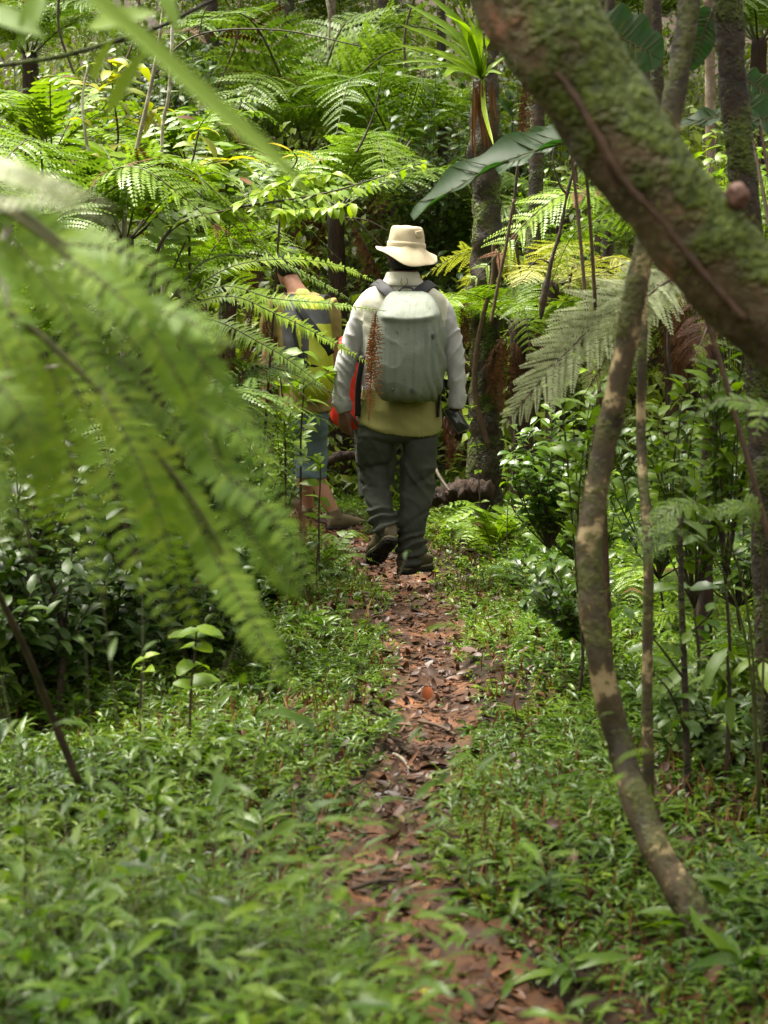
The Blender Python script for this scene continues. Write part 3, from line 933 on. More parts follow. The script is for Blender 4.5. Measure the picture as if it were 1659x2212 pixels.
def tree(label, pts, radii, bark, crown_h=None, crown_s=1., name='tree', seg=14, rough=.18, rf=9, moss=0, group='forest trees', n=None, cat='tree', base=None, crown_dx=(0, 0)):
    """pts: picture points with distance, from the ground up; crown_h continues the trunk to an unseen crown set to cast shade"""
    V3 = [P(*q) if len(q) == 3 else Vector(q[:3]) for q in pts]
    if base is not None:
        V3[0] = Vector(base)
    else:
        b = V3[0]
        V3[0] = Vector((b.x, b.y, hz(b.x, b.y) - .06))
    if crown_h:
        t = V3[-1]
        dr = (V3[-1] - V3[-2]).normalized()
        top = Vector((t.x + crown_dx[0], t.y + crown_dx[1], crown_h))
        V3 += [t + dr * min(.35, .4 * (V3[-1] - V3[-2]).length), t + dr * .3 + (top - t) * .35, top]
        radii = list(radii) + [radii[-1], radii[-1] * .9, radii[-1] * .7]
    root = thing(name, label, cat, (V3[0].x, V3[0].y, V3[0].z), group)
    mb = MB()
    # radii are given per control point
    n = n or 12 * len(V3)
    V, F = tube_geo(V3, radii, n=n, seg=seg, rough=rough, rf=rf)
    mb.add(V, F)
    mb.build('trunk', [M[bark]], root)
    if moss:
        idx = RNG.integers(0, n * seg, moss)
        C = catmull(V3, n)
        pv = V[idx] + RNG.normal(0, .004, (moss, 3))
        nr = unit(V[idx] - C[idx // seg])
        mm = MB().add(*leaf_geo(pv, nr + RNG.normal(0, .8, (moss, 3)), RNG.normal(0, 1, (moss, 3)), .012 + .016 * RNG.random(moss), .004, curl=1., prof='lance', ns=2))
        mo = mm.build('moss', [M['mosstuft']], root)
        mo['kind'] = 'stuff'
    if crown_h:
        o = link('crown', shade_crown_mesh(len(label) % 3), root)
        o.location = V3[-1] + Vector((0, 0, .9 * crown_s)) - root.location
        o.scale = (crown_s,) * 3
        o.rotation_euler = (0, 0, len(label))
    return root


M['mosstuft'] = leaf_mat('moss_tuft', [(.03, .03, .006), (.055, .06, .009), (.1, .12, .014)], rough=.8, trans=.2, spec=.2)

lean = tree('thick mossy trunk leaning across the upper right corner', [(2250, 2100, 3.105), (2080, 1250, 3.047), (1850, 850, 2.990), (1700, 712, 2.990), (1560, 575, 2.990), (1415, 400, 2.990), (1275, 195, 3.013), (1150, 0, 3.047), (1000, -300, 3.220)],
     [.096, .09, .082, .077, .075, .076, .08, .09, .096], 'bark_moss', crown_h=4.2, crown_s=1.5, seg=36, n=190, rough=.09, rf=14, moss=2200, crown_dx=(-2.6, 1.4))  # unseen crown, enlarged and swung left to shade the lower-left foreground
mb = MB()
mb.add(*tube_geo([P(1130, 110, 2.973), P(1215, 170, 2.944), P(1290, 290, 2.932), P(1350, 390, 2.927), P(1440, 490, 2.927), P(1520, 590, 2.921), P(1610, 690, 2.921)], [.005, .006, .007, .007, .006, .007, .006], n=60, seg=7, rough=.35, rf=40))
mb.add(*tube_geo([P(1290, 290, 2.932), P(1330, 400, 2.944), P(1390, 480, 2.955)], [.005, .004, .003], n=24, seg=6, rough=.35, rf=40))
mb.build('climbing_root', [M['stalk_brown']], lean)
mb = MB()
q_ = P(1590, 415, 2.938)
mb.add(*tube_geo([q_ + Vector((.012, .02, -.012)), q_ + Vector((0, -.004, 0)), q_ + Vector((-.004, -.012, .004))], [.018, .016, .005], n=14, seg=14, rough=.7, rf=55))
mb.build('knot', [M['knot']], lean)
slim = tree('slender curved tree with pale bark patches rising from the grass at right', [(1550, 2070, 3.72), (1487, 1960, 3.78), (1405, 1805, 3.88), (1335, 1600, 4.0), (1295, 1420, 4.0), (1272, 1200, 4.05), (1300, 1000, 4.1), (1345, 780, 4.1), (1385, 560, 4.1), (1440, 300, 4.15), (1490, 0, 4.2), (1510, -200, 4.2)],
     [.043, .037, .033, .029, .0275, .028, .0265, .0255, .025, .025, .024, .023], 'bark_patch', crown_h=4.4, crown_s=1.3, seg=20, n=180, rough=.2, rf=14, moss=1400, crown_dx=(-1.2, .9))  # unseen crown, enlarged and shifted over the foreground to shade it
for (ex, ey) in ((1610, 2085), (1500, 2110), (1590, 2030), (1640, 2060)):
    mb = MB()
    a0, a1 = P(1535, 2045, 3.74), P(ex, ey, 3.7)
    a1.z = hz(a1.x, a1.y) - .01
    mb.add(*tube_geo([a0 + Vector((0, 0, .03)), a0.lerp(a1, .5) + Vector((0, 0, .012)), a1], [.03, .02, .008], n=14, seg=9, rough=.3, rf=20))
    mb.build('root', [M['bark_patch']], slim)
tree('thin straight stem standing just behind the slender curved tree', [(1405, 1745, 4.9), (1398, 1500, 4.9), (1400, 1200, 4.9), (1385, 950, 5.0), (1388, 740, 5.0), (1392, 400, 5.1), (1400, -50, 5.2)],
     [.016, .015, .014, .013, .013, .012, .011], 'bark_patch', crown_h=4.2, crown_s=.6, seg=10, n=90, rough=.12, rf=16, crown_dx=(.4, .6))
tree('dark mossy trunk down the right edge behind the leaning trunk', [(1690, 1420, 5.4), (1652, 1150, 5.4), (1645, 900, 5.4), (1632, 700, 5.4), (1612, 450, 5.4), (1585, 200, 5.4), (1568, -60, 5.4)],
     [.05, .042, .04, .04, .041, .042, .042], 'bark_dark', crown_h=4.6, crown_s=1., seg=16, n=110, rough=.2, rf=14, moss=1500, crown_dx=(.8, .5))
tree('upright mossy trunk carrying the bird nest fern', [(1048, 1005, 11.6), (1050, 800, 11.6), (1048, 600, 11.6), (1050, 420, 11.6), (1046, 250, 11.6), (1045, 100, 11.7), (1060, -80, 11.8)],
     [.12, .1, .095, .09, .09, .08, .07], 'bark_dark', crown_h=6.8, crown_s=.9, seg=20, n=120, rough=.4, rf=8, moss=4200, crown_dx=(.8, 4))
tree('thin dark trunk seen under the leaning trunk, right one of two', [(1310, 900, 13.5), (1312, 560, 13.5), (1313, 400, 13.5), (1316, 100, 13.5), (1320, -100, 13.5)], [.045, .042, .04, .038, .035], 'bark_dark', crown_h=7.2, crown_s=0.87, n=70, crown_dx=(0, 3.5))
tree('thinner trunk seen under the leaning trunk, left one of two', [(1288, 900, 13.2), (1290, 560, 13.2), (1292, 380, 13.2), (1297, 100, 13.2), (1300, -100, 13.2)], [.024, .022, .022, .02, .018], 'bark_dark', crown_h=7.0, crown_s=0.62, n=70, crown_dx=(-.6, 4.0))
tree('dim trunk right of the mossy trunk behind the yellowing fern', [(1150, 900, 13), (1152, 600, 13), (1158, 380, 13), (1165, 100, 13), (1170, -100, 13)], [.06, .055, .05, .05, .045], 'bark_dark', crown_h=7.0, crown_s=0.87, n=80, moss=500, crown_dx=(1, 3.7))
tree('dark trunk in the top middle background', [(838, 500, 19), (836, 250, 19), (834, 100, 19), (832, -100, 19)], [.1, .09, .085, .08], 'bark_dark', crown_h=9.2, crown_s=1.9, n=60, crown_dx=(0, 3))  # unseen crowns of this and the following far trees enlarged to shade the slope
tree('dark trunk at the top behind the silvery crown', [(620, 500, 20), (622, 200, 20), (625, 50, 20), (628, -100, 20)], [.07, .06, .055, .05], 'bark_dark', crown_h=9.0, crown_s=1.9, n=60, crown_dx=(0, 3))
tree('pale slim trunk in the top centre background', [(727, 500, 21), (722, 200, 21), (718, 50, 21), (715, -100, 21)], [.05, .05, .045, .04], 'bark_grey', crown_h=9.5, crown_s=1.9, n=60, crown_dx=(0, 3))
tree('stout dim trunk at the top left background', [(470, 500, 19), (462, 200, 19), (455, 0, 19), (450, -100, 19)], [.08, .07, .065, .06], 'bark_dark', crown_h=9.0, crown_s=1.9, n=60, crown_dx=(0, 3))
tree('brown trunk in the far left corner', [(80, 600, 17), (70, 250, 17), (62, 0, 17), (60, -100, 17)], [.08, .07, .065, .06], 'bark_dark', crown_h=8.4, crown_s=1.9, n=60, crown_dx=(0, 3))
tree('slim trunk beside the strap leaves at top', [(960, 500, 17.5), (955, 200, 17.5), (952, 0, 17.5), (950, -100, 17.5)], [.05, .045, .042, .04], 'bark_dark', crown_h=8.4, crown_s=1.05, n=60, crown_dx=(0, 3))
tree('brown trunk between the two right-hand upper trunks', [(1540, 600, 12), (1535, 300, 12), (1530, 0, 12), (1530, -100, 12)], [.035, .032, .03, .028], 'bark_grey', crown_h=6.8, crown_s=0.81, n=60, crown_dx=(0, 3))
tree('trunk behind the leaning trunk near the top right', [(1425, 700, 15), (1420, 300, 15), (1415, 0, 15), (1412, -100, 15)], [.06, .055, .05, .05], 'bark_dark', crown_h=7.8, crown_s=0.99, n=60, crown_dx=(0, 3))


# saplings with pale stems, upper left
def twig(label, pts, r, mat='twig', name='twig', cat='twig', group='twigs and vines', seg=7, rough=.15, kids=()):
    V3 = [P(*q) for q in pts]
    mb = MB()
    mb.add(*tube_geo(V3, r, n=max(14, 8 * len(V3)), seg=seg, rough=rough, rf=25))
    for kp, kr in kids:
        mb.add(*tube_geo([P(*q) for q in kp], kr, n=14, seg=5, rough=rough, rf=25))
    o = mb.build(name, [M[mat]])
    return tag(o, label, cat, group)


def foliage(mb, p, d, L, ratio, prof, up=(0, -.2, 1), curl=(.4, 1.2), fold=.22, ns=4, m=0):
    N = len(p)
    L = np.ones(N) * L
    mb.add(*leaf_geo(np.array(p), np.array(d), np.array(up) + RNG.normal(0, .25, (N, 3)), L, L * ratio, curl=curl[0] + (curl[1] - curl[0]) * RNG.random(N), fold=fold, prof=prof, ns=ns), m)


def sapling(label, stem, r, nodes, L, mat, prof='ovate', ratio=.45, barkm='twig', pair=True, name='sapling', group='saplings', up=(0, -.3, 1), spread=1., twigs=(), droop=0., ground=True, cat='sapling'):
    """stem: picture points from the ground up; nodes: fractions along the stem that bear leaf pairs"""
    V3 = [P(*q) for q in stem]
    if ground:
        V3[0] = Vector((V3[0].x, V3[0].y, hz(V3[0].x, V3[0].y) - .03))
        if V3[1].z - V3[0].z > .6:
            V3[1:1] = [V3[0].lerp(V3[1], .33), V3[0].lerp(V3[1], .7)]
            r = [r[0]] * 2 + list(r)
    root = thing(name, label, cat, V3[0].copy(), group)
    mb = MB()
    mb.add(*tube_geo(V3, r, n=max(16, 8 * len(V3)), seg=8, rough=.12, rf=25))
    lines = [catmull(V3, 60)]
    for tw in twigs:
        q = [P(*k) for k in tw]
        mb.add(*tube_geo(q, [r[-1] * .9, r[-1] * .4], n=12, seg=5))
        lines.append(catmull(q, 60))
    mb.build('stem', [M[barkm]], root)
    p, d, Ls = [], [], []
    for li, C in enumerate(lines):
        nds = nodes if li == 0 else np.linspace(.2, 1, max(4, int(len(nodes) * .8)))
        for f in nds:
            i = min(59, int(f * 59))
            a = RNG.random() * 6.28
            for s in ((0, math.pi) if pair else (0,)):
                aa = a + s + RNG.normal(0, .3)
                el = RNG.normal(.15 - droop, .3)
                p.append(C[i] + RNG.normal(0, .003, 3))
                d.append((math.cos(aa) * spread, math.sin(aa) * spread, math.sin(el)))
                Ls.append(L * RNG.uniform(.65, 1.15))
    fb = MB()
    foliage(fb, p, d, np.array(Ls), ratio, prof, up=up)
    fb.build('foliage', [M[mat]], root)
    return root


sapling('sapling with a lichen-white stem slanting across the upper left', [(240, 470, 8.8), (272, 430, 8.8), (300, 300, 8.8), (325, 190, 8.8), (345, 80, 8.8), (362, -60, 8.8)], [.011, .0105, .01, .009, .008, .007], [.9, .96, 1], .09, 'broad', barkm='bark_pale')
sapling('second thinner white sapling stem beside the slanting one', [(345, 480, 9.6), (350, 300, 9.6), (365, 200, 9.6), (372, 60, 9.6), (368, -60, 9.6)], [.0095, .009, .0085, .008, .007], [.93, 1], .09, 'broad', barkm='bark_pale')
sapling('short white-stemmed sapling with rusty leaf left of the slanting one', [(200, 480, 9.4), (200, 390, 9.4), (186, 300, 9.4), (178, 215, 9.4), (190, 140, 9.4)], [.009, .0085, .008, .007, .005], [.6, .75, .9, 1], .1, 'yleaf', barkm='bark_pale')
sapling('sapling with large yellow leaves at upper left', [(230, 480, 10), (235, 400, 10), (255, 300, 10), (245, 210, 10), (240, 130, 10)], [.008, .007, .006, .005, .004], [.55, .66, .75, .82, .9, .96, 1], .17, 'yleaf', prof='oval', ratio=.42,
        twigs=[[(245, 210, 10), (270, 170, 9.9), (290, 140, 9.9)], [(250, 280, 10), (300, 250, 9.9), (340, 235, 9.9)]])
sapling('broad-leaved plant with yellowing leaves under the white stems', [(400, 480, 9.3), (410, 400, 9.3), (420, 330, 9.3), (430, 280, 9.3)], [.007, .006, .005, .004], [.5, .65, .75, .85, .95, 1], .17, 'yleaf', prof='oval', ratio=.36,
        twigs=[[(415, 360, 9.3), (470, 350, 9.2), (500, 345, 9.2)]])
sapling('single yellow leaf plant at the tip of the blurred drooping blade', [(540, 470, 9), (610, 420, 9), (640, 350, 9), (635, 330, 9)], [.006, .005, .004, .003], [.9, 1], .15, 'yleaf', prof='oval', ratio=.4)
sapling('bright broad-leaved sapling in front of the walker pack', [(648, 1020, 9.6), (650, 940, 9.6), (655, 860, 9.6), (658, 790, 9.6), (655, 760, 9.6)], [.006, .005, .004, .004, .003], [.45, .55, .65, .75, .85, .93, 1], .13, 'broad', ratio=.48,
        twigs=[[(655, 840, 9.6), (690, 815, 9.5), (710, 800, 9.5)], [(655, 830, 9.6), (610, 810, 9.5), (575, 815, 9.5)]])
sapling('long leafy branch of bright lime leaves arching across above the bent walker', [(215, 640, 8.4), (350, 520, 8.4), (500, 452, 8.45), (700, 418, 8.5), (915, 352, 8.6)], [.009, .008, .006, .004, .002], list(np.linspace(.55, 1, 30)), .1, 'broad', prof='lance', ratio=.36,
        twigs=[[(480, 460, 8.45), (600, 400, 8.5), (730, 372, 8.6)], [(520, 448, 8.45), (640, 455, 8.4), (760, 440, 8.4)]], droop=.35, up=(0, -.5, 1))
sapling('thin black-stemmed sapling left of the blue shorts', [(617, 1060, 9.7), (616, 950, 9.7), (610, 860, 9.7), (602, 780, 9.7)], [.006, .005, .004, .003], [.6, .75, .88, 1], .12, 'broad', ratio=.48)
sapling('small sapling standing between the blurred fern and the bare calf', [(690, 1195, 9.1), (689, 1120, 9.1), (692, 1040, 9.1), (692, 985, 9.1)], [.005, .004, .0035, .003], [.35, .5, .65, .78, .9, 1], .1, 'broad', ratio=.5,
        twigs=[[(691, 1000, 9.1), (650, 985, 9.0), (605, 978, 9.0)]])
sapling('young leafy sapling low beside the hiker raised boot', [(685, 1290, 8.6), (684, 1230, 8.6), (688, 1170, 8.6)], [.005, .004, .003], [.4, .6, .8, 1], .09, 'dark', ratio=.4)
sapling('thin black sapling with forked branches at right', [(1487, 1715, 5.15), (1480, 1500, 5.15), (1472, 1300, 5.15), (1470, 1150, 5.15), (1472, 1030, 5.15)], [.011, .01, .009, .007, .005], [.55, .7, .8, .9, 1], .09, 'gloss', prof='obov', barkm='bark_dark',
        twigs=[[(1480, 1470, 5.15), (1420, 1390, 5.1), (1345, 1310, 5.0)], [(1476, 1380, 5.15), (1530, 1330, 5.1), (1560, 1270, 5.1)], [(1484, 1590, 5.15), (1450, 1500, 5.1), (1400, 1440, 5.1)]])
sapling('leafy plant with long drooping leaves at the right edge', [(1570, 1640, 5.3), (1575, 1500, 5.3), (1570, 1400, 5.3)], [.008, .006, .004], [.5, .62, .74, .85, .95, 1], .15, 'deep', prof='lance', ratio=.27, droop=.4,
        twigs=[[(1572, 1480, 5.3), (1620, 1420, 5.3), (1650, 1430, 5.3)], [(1572, 1470, 5.3), (1530, 1420, 5.3), (1505, 1430, 5.3)]])
sapling('heart-leaved seedling on the dark bank at left', [(408, 1600, 5.4), (412, 1500, 5.4), (420, 1420, 5.4), (425, 1360, 5.4)], [.005, .004, .0035, .003], [.4, .6, .8, .9, 1], .085, 'broad', prof='heart', ratio=.7)
sapling('lime seedling left of the heart-leaved one', [(300, 1560, 5.5), (305, 1480, 5.5), (315, 1420, 5.5)], [.004, .0035, .003], [.7, 1], .08, 'lime', prof='ovate', ratio=.5)
sapling('dark forked stem with few leaves in the hollow at left', [(122, 1520, 6), (135, 1400, 6), (120, 1280, 6), (75, 1200, 6), (50, 1100, 6)], [.014, .012, .01, .008, .006], [.6, .8, 1], .08, 'dark', barkm='bark_dark',
        twigs=[[(135, 1390, 6), (150, 1270, 6), (158, 1150, 6)]])
sapling('slim dark stem left of the dead hanging fronds', [(525, 1000, 9.9), (510, 880, 9.9), (492, 760, 9.9), (480, 640, 9.9)], [.02, .018, .017, .015], [.5, .7, .9, 1], .1, 'broad', barkm='bark_dark')
sapling('small climbing plant in front of the hooked vine', [(1045, 1010, 10.6), (1030, 960, 10.6), (1010, 920, 10.6), (1020, 880, 10.6)], [.004, .0035, .003, .002], [.3, .45, .6, .75, .88, 1], .07, 'broad')
sapling('sapling with blue-green leaf rosette under the leaning trunk', [(1290, 1010, 8.4), (1285, 900, 8.4), (1270, 800, 8.4), (1255, 770, 8.4)], [.006, .005, .004, .003], [.5, .7, .8, .9, .96, 1], .1, 'broad', prof='obov')
sapling('upright seedling row plant near the fallen log', [(1095, 1080, 9.8), (1098, 1040, 9.8), (1100, 990, 9.8)], [.003, .0025, .002], [.3, .5, .7, .9, 1], .06, 'broad')


def shrub(label, px, py, Yd, rad, nb, L, mat, prof='obov', ratio=.42, leaves=11, base_px=None, name='shrub', rz=.8):
    c = P(px, py, Yd)
    bx = P(base_px, py, Yd).x if base_px else c.x
    b = Vector((bx, c.y + .05, hz(bx, c.y) - .03))
    root = thing(name, label, 'shrub', b, 'shrubs')
    mb, fb = MB(), MB()
    p, d, Ls = [], [], []
    hub = b.lerp(c, .4) if c.z - b.z > .3 else b
    if hub is not b:
        mb.add(*tube_geo([b, b.lerp(hub, .5) + Vector((.02, 0, 0)), hub], [.008, .006, .005], n=12, seg=6))
    for k in range(nb):
        o = Vector(RNG.normal(0, 1, 3))
        o.normalize()
        e = c + Vector((o.x * rad, o.y * rad, o.z * rad * rz))
        mid = hub.lerp(e, .5) + Vector(RNG.normal(0, .06 * rad / .4, 3))
        mb.add(*tube_geo([hub, mid, e], [.004, .003, .0012], n=12, seg=5))
        C = catmull([hub, mid, e], 40)
        for f in np.linspace(.3, 1, leaves + 5):
            i = min(39, int(f * 39))
            a = RNG.random() * 6.28
            p.append(C[i])
            dr = np.array(e - mid)
            d.append(unit(dr) * .7 + np.array([math.cos(a), math.sin(a), RNG.normal(.2, .35)]))
            Ls.append(L * RNG.uniform(.7, 1.15))
    foliage(fb, p, d, np.array(Ls), ratio, prof, up=(0, -.35, 1))
    mb.build('stem', [M['bark_dark']], root)
    fb.build('foliage', [M[mat]], root)
    return root


shrub('glossy-leaved shrub filling the gap right of the phone', 1190, 965, 8.7, .2, 34, .085, 'gloss')
shrub('bright young shrub shoots above the glossy shrub', 1255, 850, 6.3, .07, 7, .09, 'broad')
shrub('low glossy branch of leaves left of the slender curved tree', 1195, 1240, 6.6, .17, 26, .075, 'gloss', base_px=1330)
shrub('leafy shrub right of the slender curved tree', 1510, 930, 6.1, .2, 22, .08, 'broad', prof='ovate')
shrub('dark glossy shrub at the right edge', 1600, 1060, 6.8, .28, 26, .085, 'gloss')
shrub('pale-tipped shrub just under the leaning trunk at right', 1580, 790, 6.0, .12, 14, .085, 'broad', prof='ovate')
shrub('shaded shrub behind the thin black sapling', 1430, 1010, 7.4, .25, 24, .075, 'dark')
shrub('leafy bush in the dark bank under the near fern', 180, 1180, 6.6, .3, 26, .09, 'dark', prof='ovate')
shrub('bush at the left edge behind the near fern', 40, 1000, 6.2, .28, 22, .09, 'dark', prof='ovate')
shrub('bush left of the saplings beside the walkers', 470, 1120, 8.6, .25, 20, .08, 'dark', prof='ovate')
shrub('small bush on the bank under the sagging silver frond', 1270, 1080, 8.8, .25, 24, .075, 'broad', prof='ovate')
shrub('bush of lime leaves behind the bare calf', 560, 900, 11, .35, 30, .09, 'broad', prof='ovate')
shrub('climbing bush of small leaves right of the mossy trunk', 1230, 420, 13.5, .4, 34, .08, 'broad', prof='ovate')
shrub('bush of pale small leaves behind the hanging vines', 1200, 560, 14, .45, 36, .08, 'broad', prof='ovate')
shrub('bush in the gap behind the yellowing fern', 1260, 720, 12.6, .4, 30, .09, 'under', prof='ovate')
shrub('dim bush above the silvery crown', 540, 90, 19, .6, 40, .12, 'under', prof='ovate')
shrub('leafy bush in the top left behind the white stems', 150, 180, 14, .5, 40, .1, 'under', prof='ovate')
shrub('bush behind the leaning trunk at top right', 1500, 250, 11, .4, 30, .1, 'under', prof='ovate')
shrub('bush at the far right between the two trunks', 1600, 350, 9, .25, 22, .09, 'broad', prof='ovate')

shrub('low shaded bush at the foot of the thin black sapling', 1520, 1560, 5.5, .16, 20, .07, 'dark', prof='ovate')
shrub('small-leaved bush behind the dead frond at left', 560, 1010, 9.8, .2, 26, .06, 'broad', prof='ovate')
shrub('shaded bush under the middle of the near fern', 330, 1120, 7.4, .25, 28, .075, 'gloss')
shrub('low bush on the left bank above the seedlings', 480, 1290, 7.0, .18, 24, .065, 'gloss')
shrub('shaded bush at the left edge above the brown twig', 60, 1290, 6.0, .22, 26, .08, 'dark', prof='ovate')

shrub('dark broad-leaved bush between the white stems and the stout dim trunk', 330, 90, 17, 0.60, 40, .12, 'dark', prof='ovate')
shrub('dark broad-leaved bush hiding the foot of the pale slim trunk', 700, 180, 19, 0.67, 40, .12, 'dark', prof='ovate')
shrub('dark bush under the strap leaves of the bird nest fern', 920, 230, 15, 0.53, 40, .12, 'dark', prof='ovate')
shrub('dark bush above the yellowing broad-leaved plant', 430, 250, 15, 0.53, 40, .12, 'dark', prof='ovate')
shrub('dark bush deep behind the hiker right shoulder', 960, 650, 14.5, 0.51, 40, .12, 'dark', prof='ovate')
shrub('dark bush behind the bird nest fern on its right side', 1130, 170, 16, 0.56, 40, .12, 'dark', prof='ovate')
shrub('dark bush at the left edge above the silver strip', 40, 330, 13, 0.46, 40, .12, 'dark', prof='ovate')
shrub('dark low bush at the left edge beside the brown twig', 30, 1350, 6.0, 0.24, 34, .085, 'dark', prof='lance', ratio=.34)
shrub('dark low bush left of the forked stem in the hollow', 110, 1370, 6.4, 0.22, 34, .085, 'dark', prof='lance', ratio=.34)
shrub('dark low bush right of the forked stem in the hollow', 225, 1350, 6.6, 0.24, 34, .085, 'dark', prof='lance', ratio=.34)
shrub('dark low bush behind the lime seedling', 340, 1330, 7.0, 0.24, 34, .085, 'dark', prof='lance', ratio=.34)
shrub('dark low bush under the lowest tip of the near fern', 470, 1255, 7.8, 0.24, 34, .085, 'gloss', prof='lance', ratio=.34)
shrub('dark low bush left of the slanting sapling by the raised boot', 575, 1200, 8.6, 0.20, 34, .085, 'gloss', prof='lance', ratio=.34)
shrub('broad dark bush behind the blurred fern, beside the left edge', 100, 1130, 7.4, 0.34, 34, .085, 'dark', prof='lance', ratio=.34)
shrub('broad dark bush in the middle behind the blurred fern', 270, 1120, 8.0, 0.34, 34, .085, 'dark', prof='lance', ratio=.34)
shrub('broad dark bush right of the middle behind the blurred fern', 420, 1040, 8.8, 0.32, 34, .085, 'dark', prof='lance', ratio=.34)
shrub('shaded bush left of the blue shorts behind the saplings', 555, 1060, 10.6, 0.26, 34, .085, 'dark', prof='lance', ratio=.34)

# ------------------------------------------------------------------ large leaves, strap leaves, vines
def big_leaf(root, base, tip, width, up, mat, curl=.5, fold=.3, prof='heart', ns=26, wave=.2, name='leaf'):
    d = Vector(tip) - Vector(base)
    u = np.array(up, float)
    # aim the chord of the curled leaf at the tip
    L = d.length / (math.sin(curl / 2) / (curl / 2))
    dn = np.array(d.normalized())
    n0 = unit(u - dn * u.dot(dn))
    dd = dn * math.cos(curl / 2) + n0 * math.sin(curl / 2)
    V, F = leaf_geo([np.array(base)], [dd], [n0], L, width, curl=curl, fold=fold, prof=prof, ns=ns, wave=wave)
    mb = MB().add(V, F, 0)
    C = V.reshape(ns + 1, 3, 3)[:, 1]
    mb.add(*tube_geo([tuple(c) for c in C[::2]], [.006, .004, .001], n=16, seg=5), 1)
    lf = mb.build(name, [M[mat], M['stem']], root)
    G = V.reshape(ns + 1, 3, 3)
    vb = MB()
    for r_ in range(1, ns - 3, 2):
        for e_ in (0, 2):
            k_ = min(ns - 1, r_ + 3)
            vb.add(*tube_geo([G[r_, 1], (G[r_, 1] + G[k_, e_]) / 2, G[k_, e_]], [.003, .002, .0008], n=8, seg=5))
    vb.build('veins', [M['stem']], lf)
    return lf


def aroid(label, foot, leaves, mat='aroid'):
    f = P(*foot)
    f.z = hz(f.x, f.y) - .03
    root = thing('elephant_ear', label, 'broad-leaved plant', f, 'large-leaved plants')
    for (b, t, w, up, cu, fo) in leaves:
        B, T = P(*b), P(*t)
        big_leaf(root, B, T, w, up, mat, curl=cu, fold=fo)
        mb = MB().add(*tube_geo([f, f.lerp(B, .6) + Vector((0, 0, .15)), B], [.009, .007, .005], n=20, seg=7))
        mb.build('petiole', [M['stalk_brown']], root)
    return root


aroid('elephant ear with a long blue-green leaf pointing at the sun hat', (1330, 1100, 6.4), [
    ((1262, 300, 6.2), (893, 474, 6.2), .16, (.12, -.42, .9), .6, .5),
    ((1230, 285, 6.8), (1075, 372, 6.8), .13, (.2, -.6, .8), .5, .3)])
aroid('broad green leaves behind the leaning trunk at the top right', (1860, 900, 5.0), [
    ((1290, 60, 5.0), (1430, 130, 5.0), .17, (.1, -.95, .35), .3, .1),
    ((1640, 260, 5.8), (1470, 270, 5.8), .1, (0, -.6, .8), .6, .2),
    ((1560, 210, 5.9), (1690, 290, 5.9), .14, (0, -.8, .6), .5, .2),
    ((1540, 20, 5.6), (1490, 150, 5.6), .09, (0, -.9, .4), .4, .2),
    ((1600, 170, 6.2), (1680, 215, 6.2), .1, (0, -.9, .4), .4, .2)])

# bird nest fern on the mossy trunk
root = thing('bird_nest_fern', 'bird nest fern with lime strap leaves perched on the mossy upright trunk', 'fern', P(1042, 170, 11.45), 'ferns')
for k, (mid, tip, w) in enumerate([
        ((985, 75), (872, 5), 19), ((965, 95), (862, 52), 18), ((950, 120), (850, 95), 15), ((935, 132), (830, 140), 9), ((1000, 60), (915, -20), 17), ((1012, 70), (960, 30), 20),
        ((1025, 80), (985, -10), 22), ((1035, 90), (1030, 20), 18), ((990, 130), (905, 100), 16), ((985, 150), (955, 170), 20), ((975, 145), (880, 150), 13), ((1055, 150), (1095, 120), 12),
        ((1060, 155), (1085, 160), 10), ((1046, 240), (1066, 315), 11), ((1050, 100), (1060, 40), 16), ((1000, 100), (940, 55), 18)]):
    b = P(1042, 168, 11.45)
    yd = 11.45 - .25 * abs(math.sin(k * 2.1))
    m_, t_ = P(mid[0], mid[1], yd), P(tip[0], tip[1], yd - .12 + .2 * math.cos(k * 1.7))
    C = catmull([b, m_, t_], 15)
    T = unit(np.gradient(C, axis=0))
    sd = unit(np.cross(T, np.array([.35 * math.sin(k), -.75, .6])[None]))
    tt = np.linspace(0, 1, 15)
    wd = (w / 349 / 2 * np.sin(np.pi * np.clip(.1 + .9 * tt, 0, 1) ** .9) ** .6)[:, None]
    nn = np.cross(sd, T)
    wob = (np.sin(tt * 20 + k) * .12)[:, None]
    V = np.stack([C + sd * wd + nn * wd * (.35 + wob), C, C - sd * wd + nn * wd * (.35 - wob)], 1).reshape(-1, 3)
    i, j = np.meshgrid(np.arange(14), np.arange(2), indexing='ij')
    a = i * 3 + j
    MB().add(V, np.stack([a, a + 1, a + 4, a + 3], -1)).build('strap_leaf', [M['broad']], root)
mb = MB()
for k in range(15):
    a = random.uniform(-1, 1)
    q = Vector((1042 + a * 22, 175 + random.uniform(0, 20), 11.45))
    e = (q.x + random.uniform(-16, 16), q.y + random.uniform(60, 170))
    mb.add(*leaf_geo([P(q.x, q.y, 11.4 - random.uniform(0, .1))], [P(e[0], e[1], 11.42) - P(q.x, q.y, 11.42)], [(0, -1, 0)], (e[1] - q.y) / 350, .013, curl=.3, fold=.5, prof='strap', ns=6, wave=.4))
mb.build('dead_leaves', [M['dead']], root)

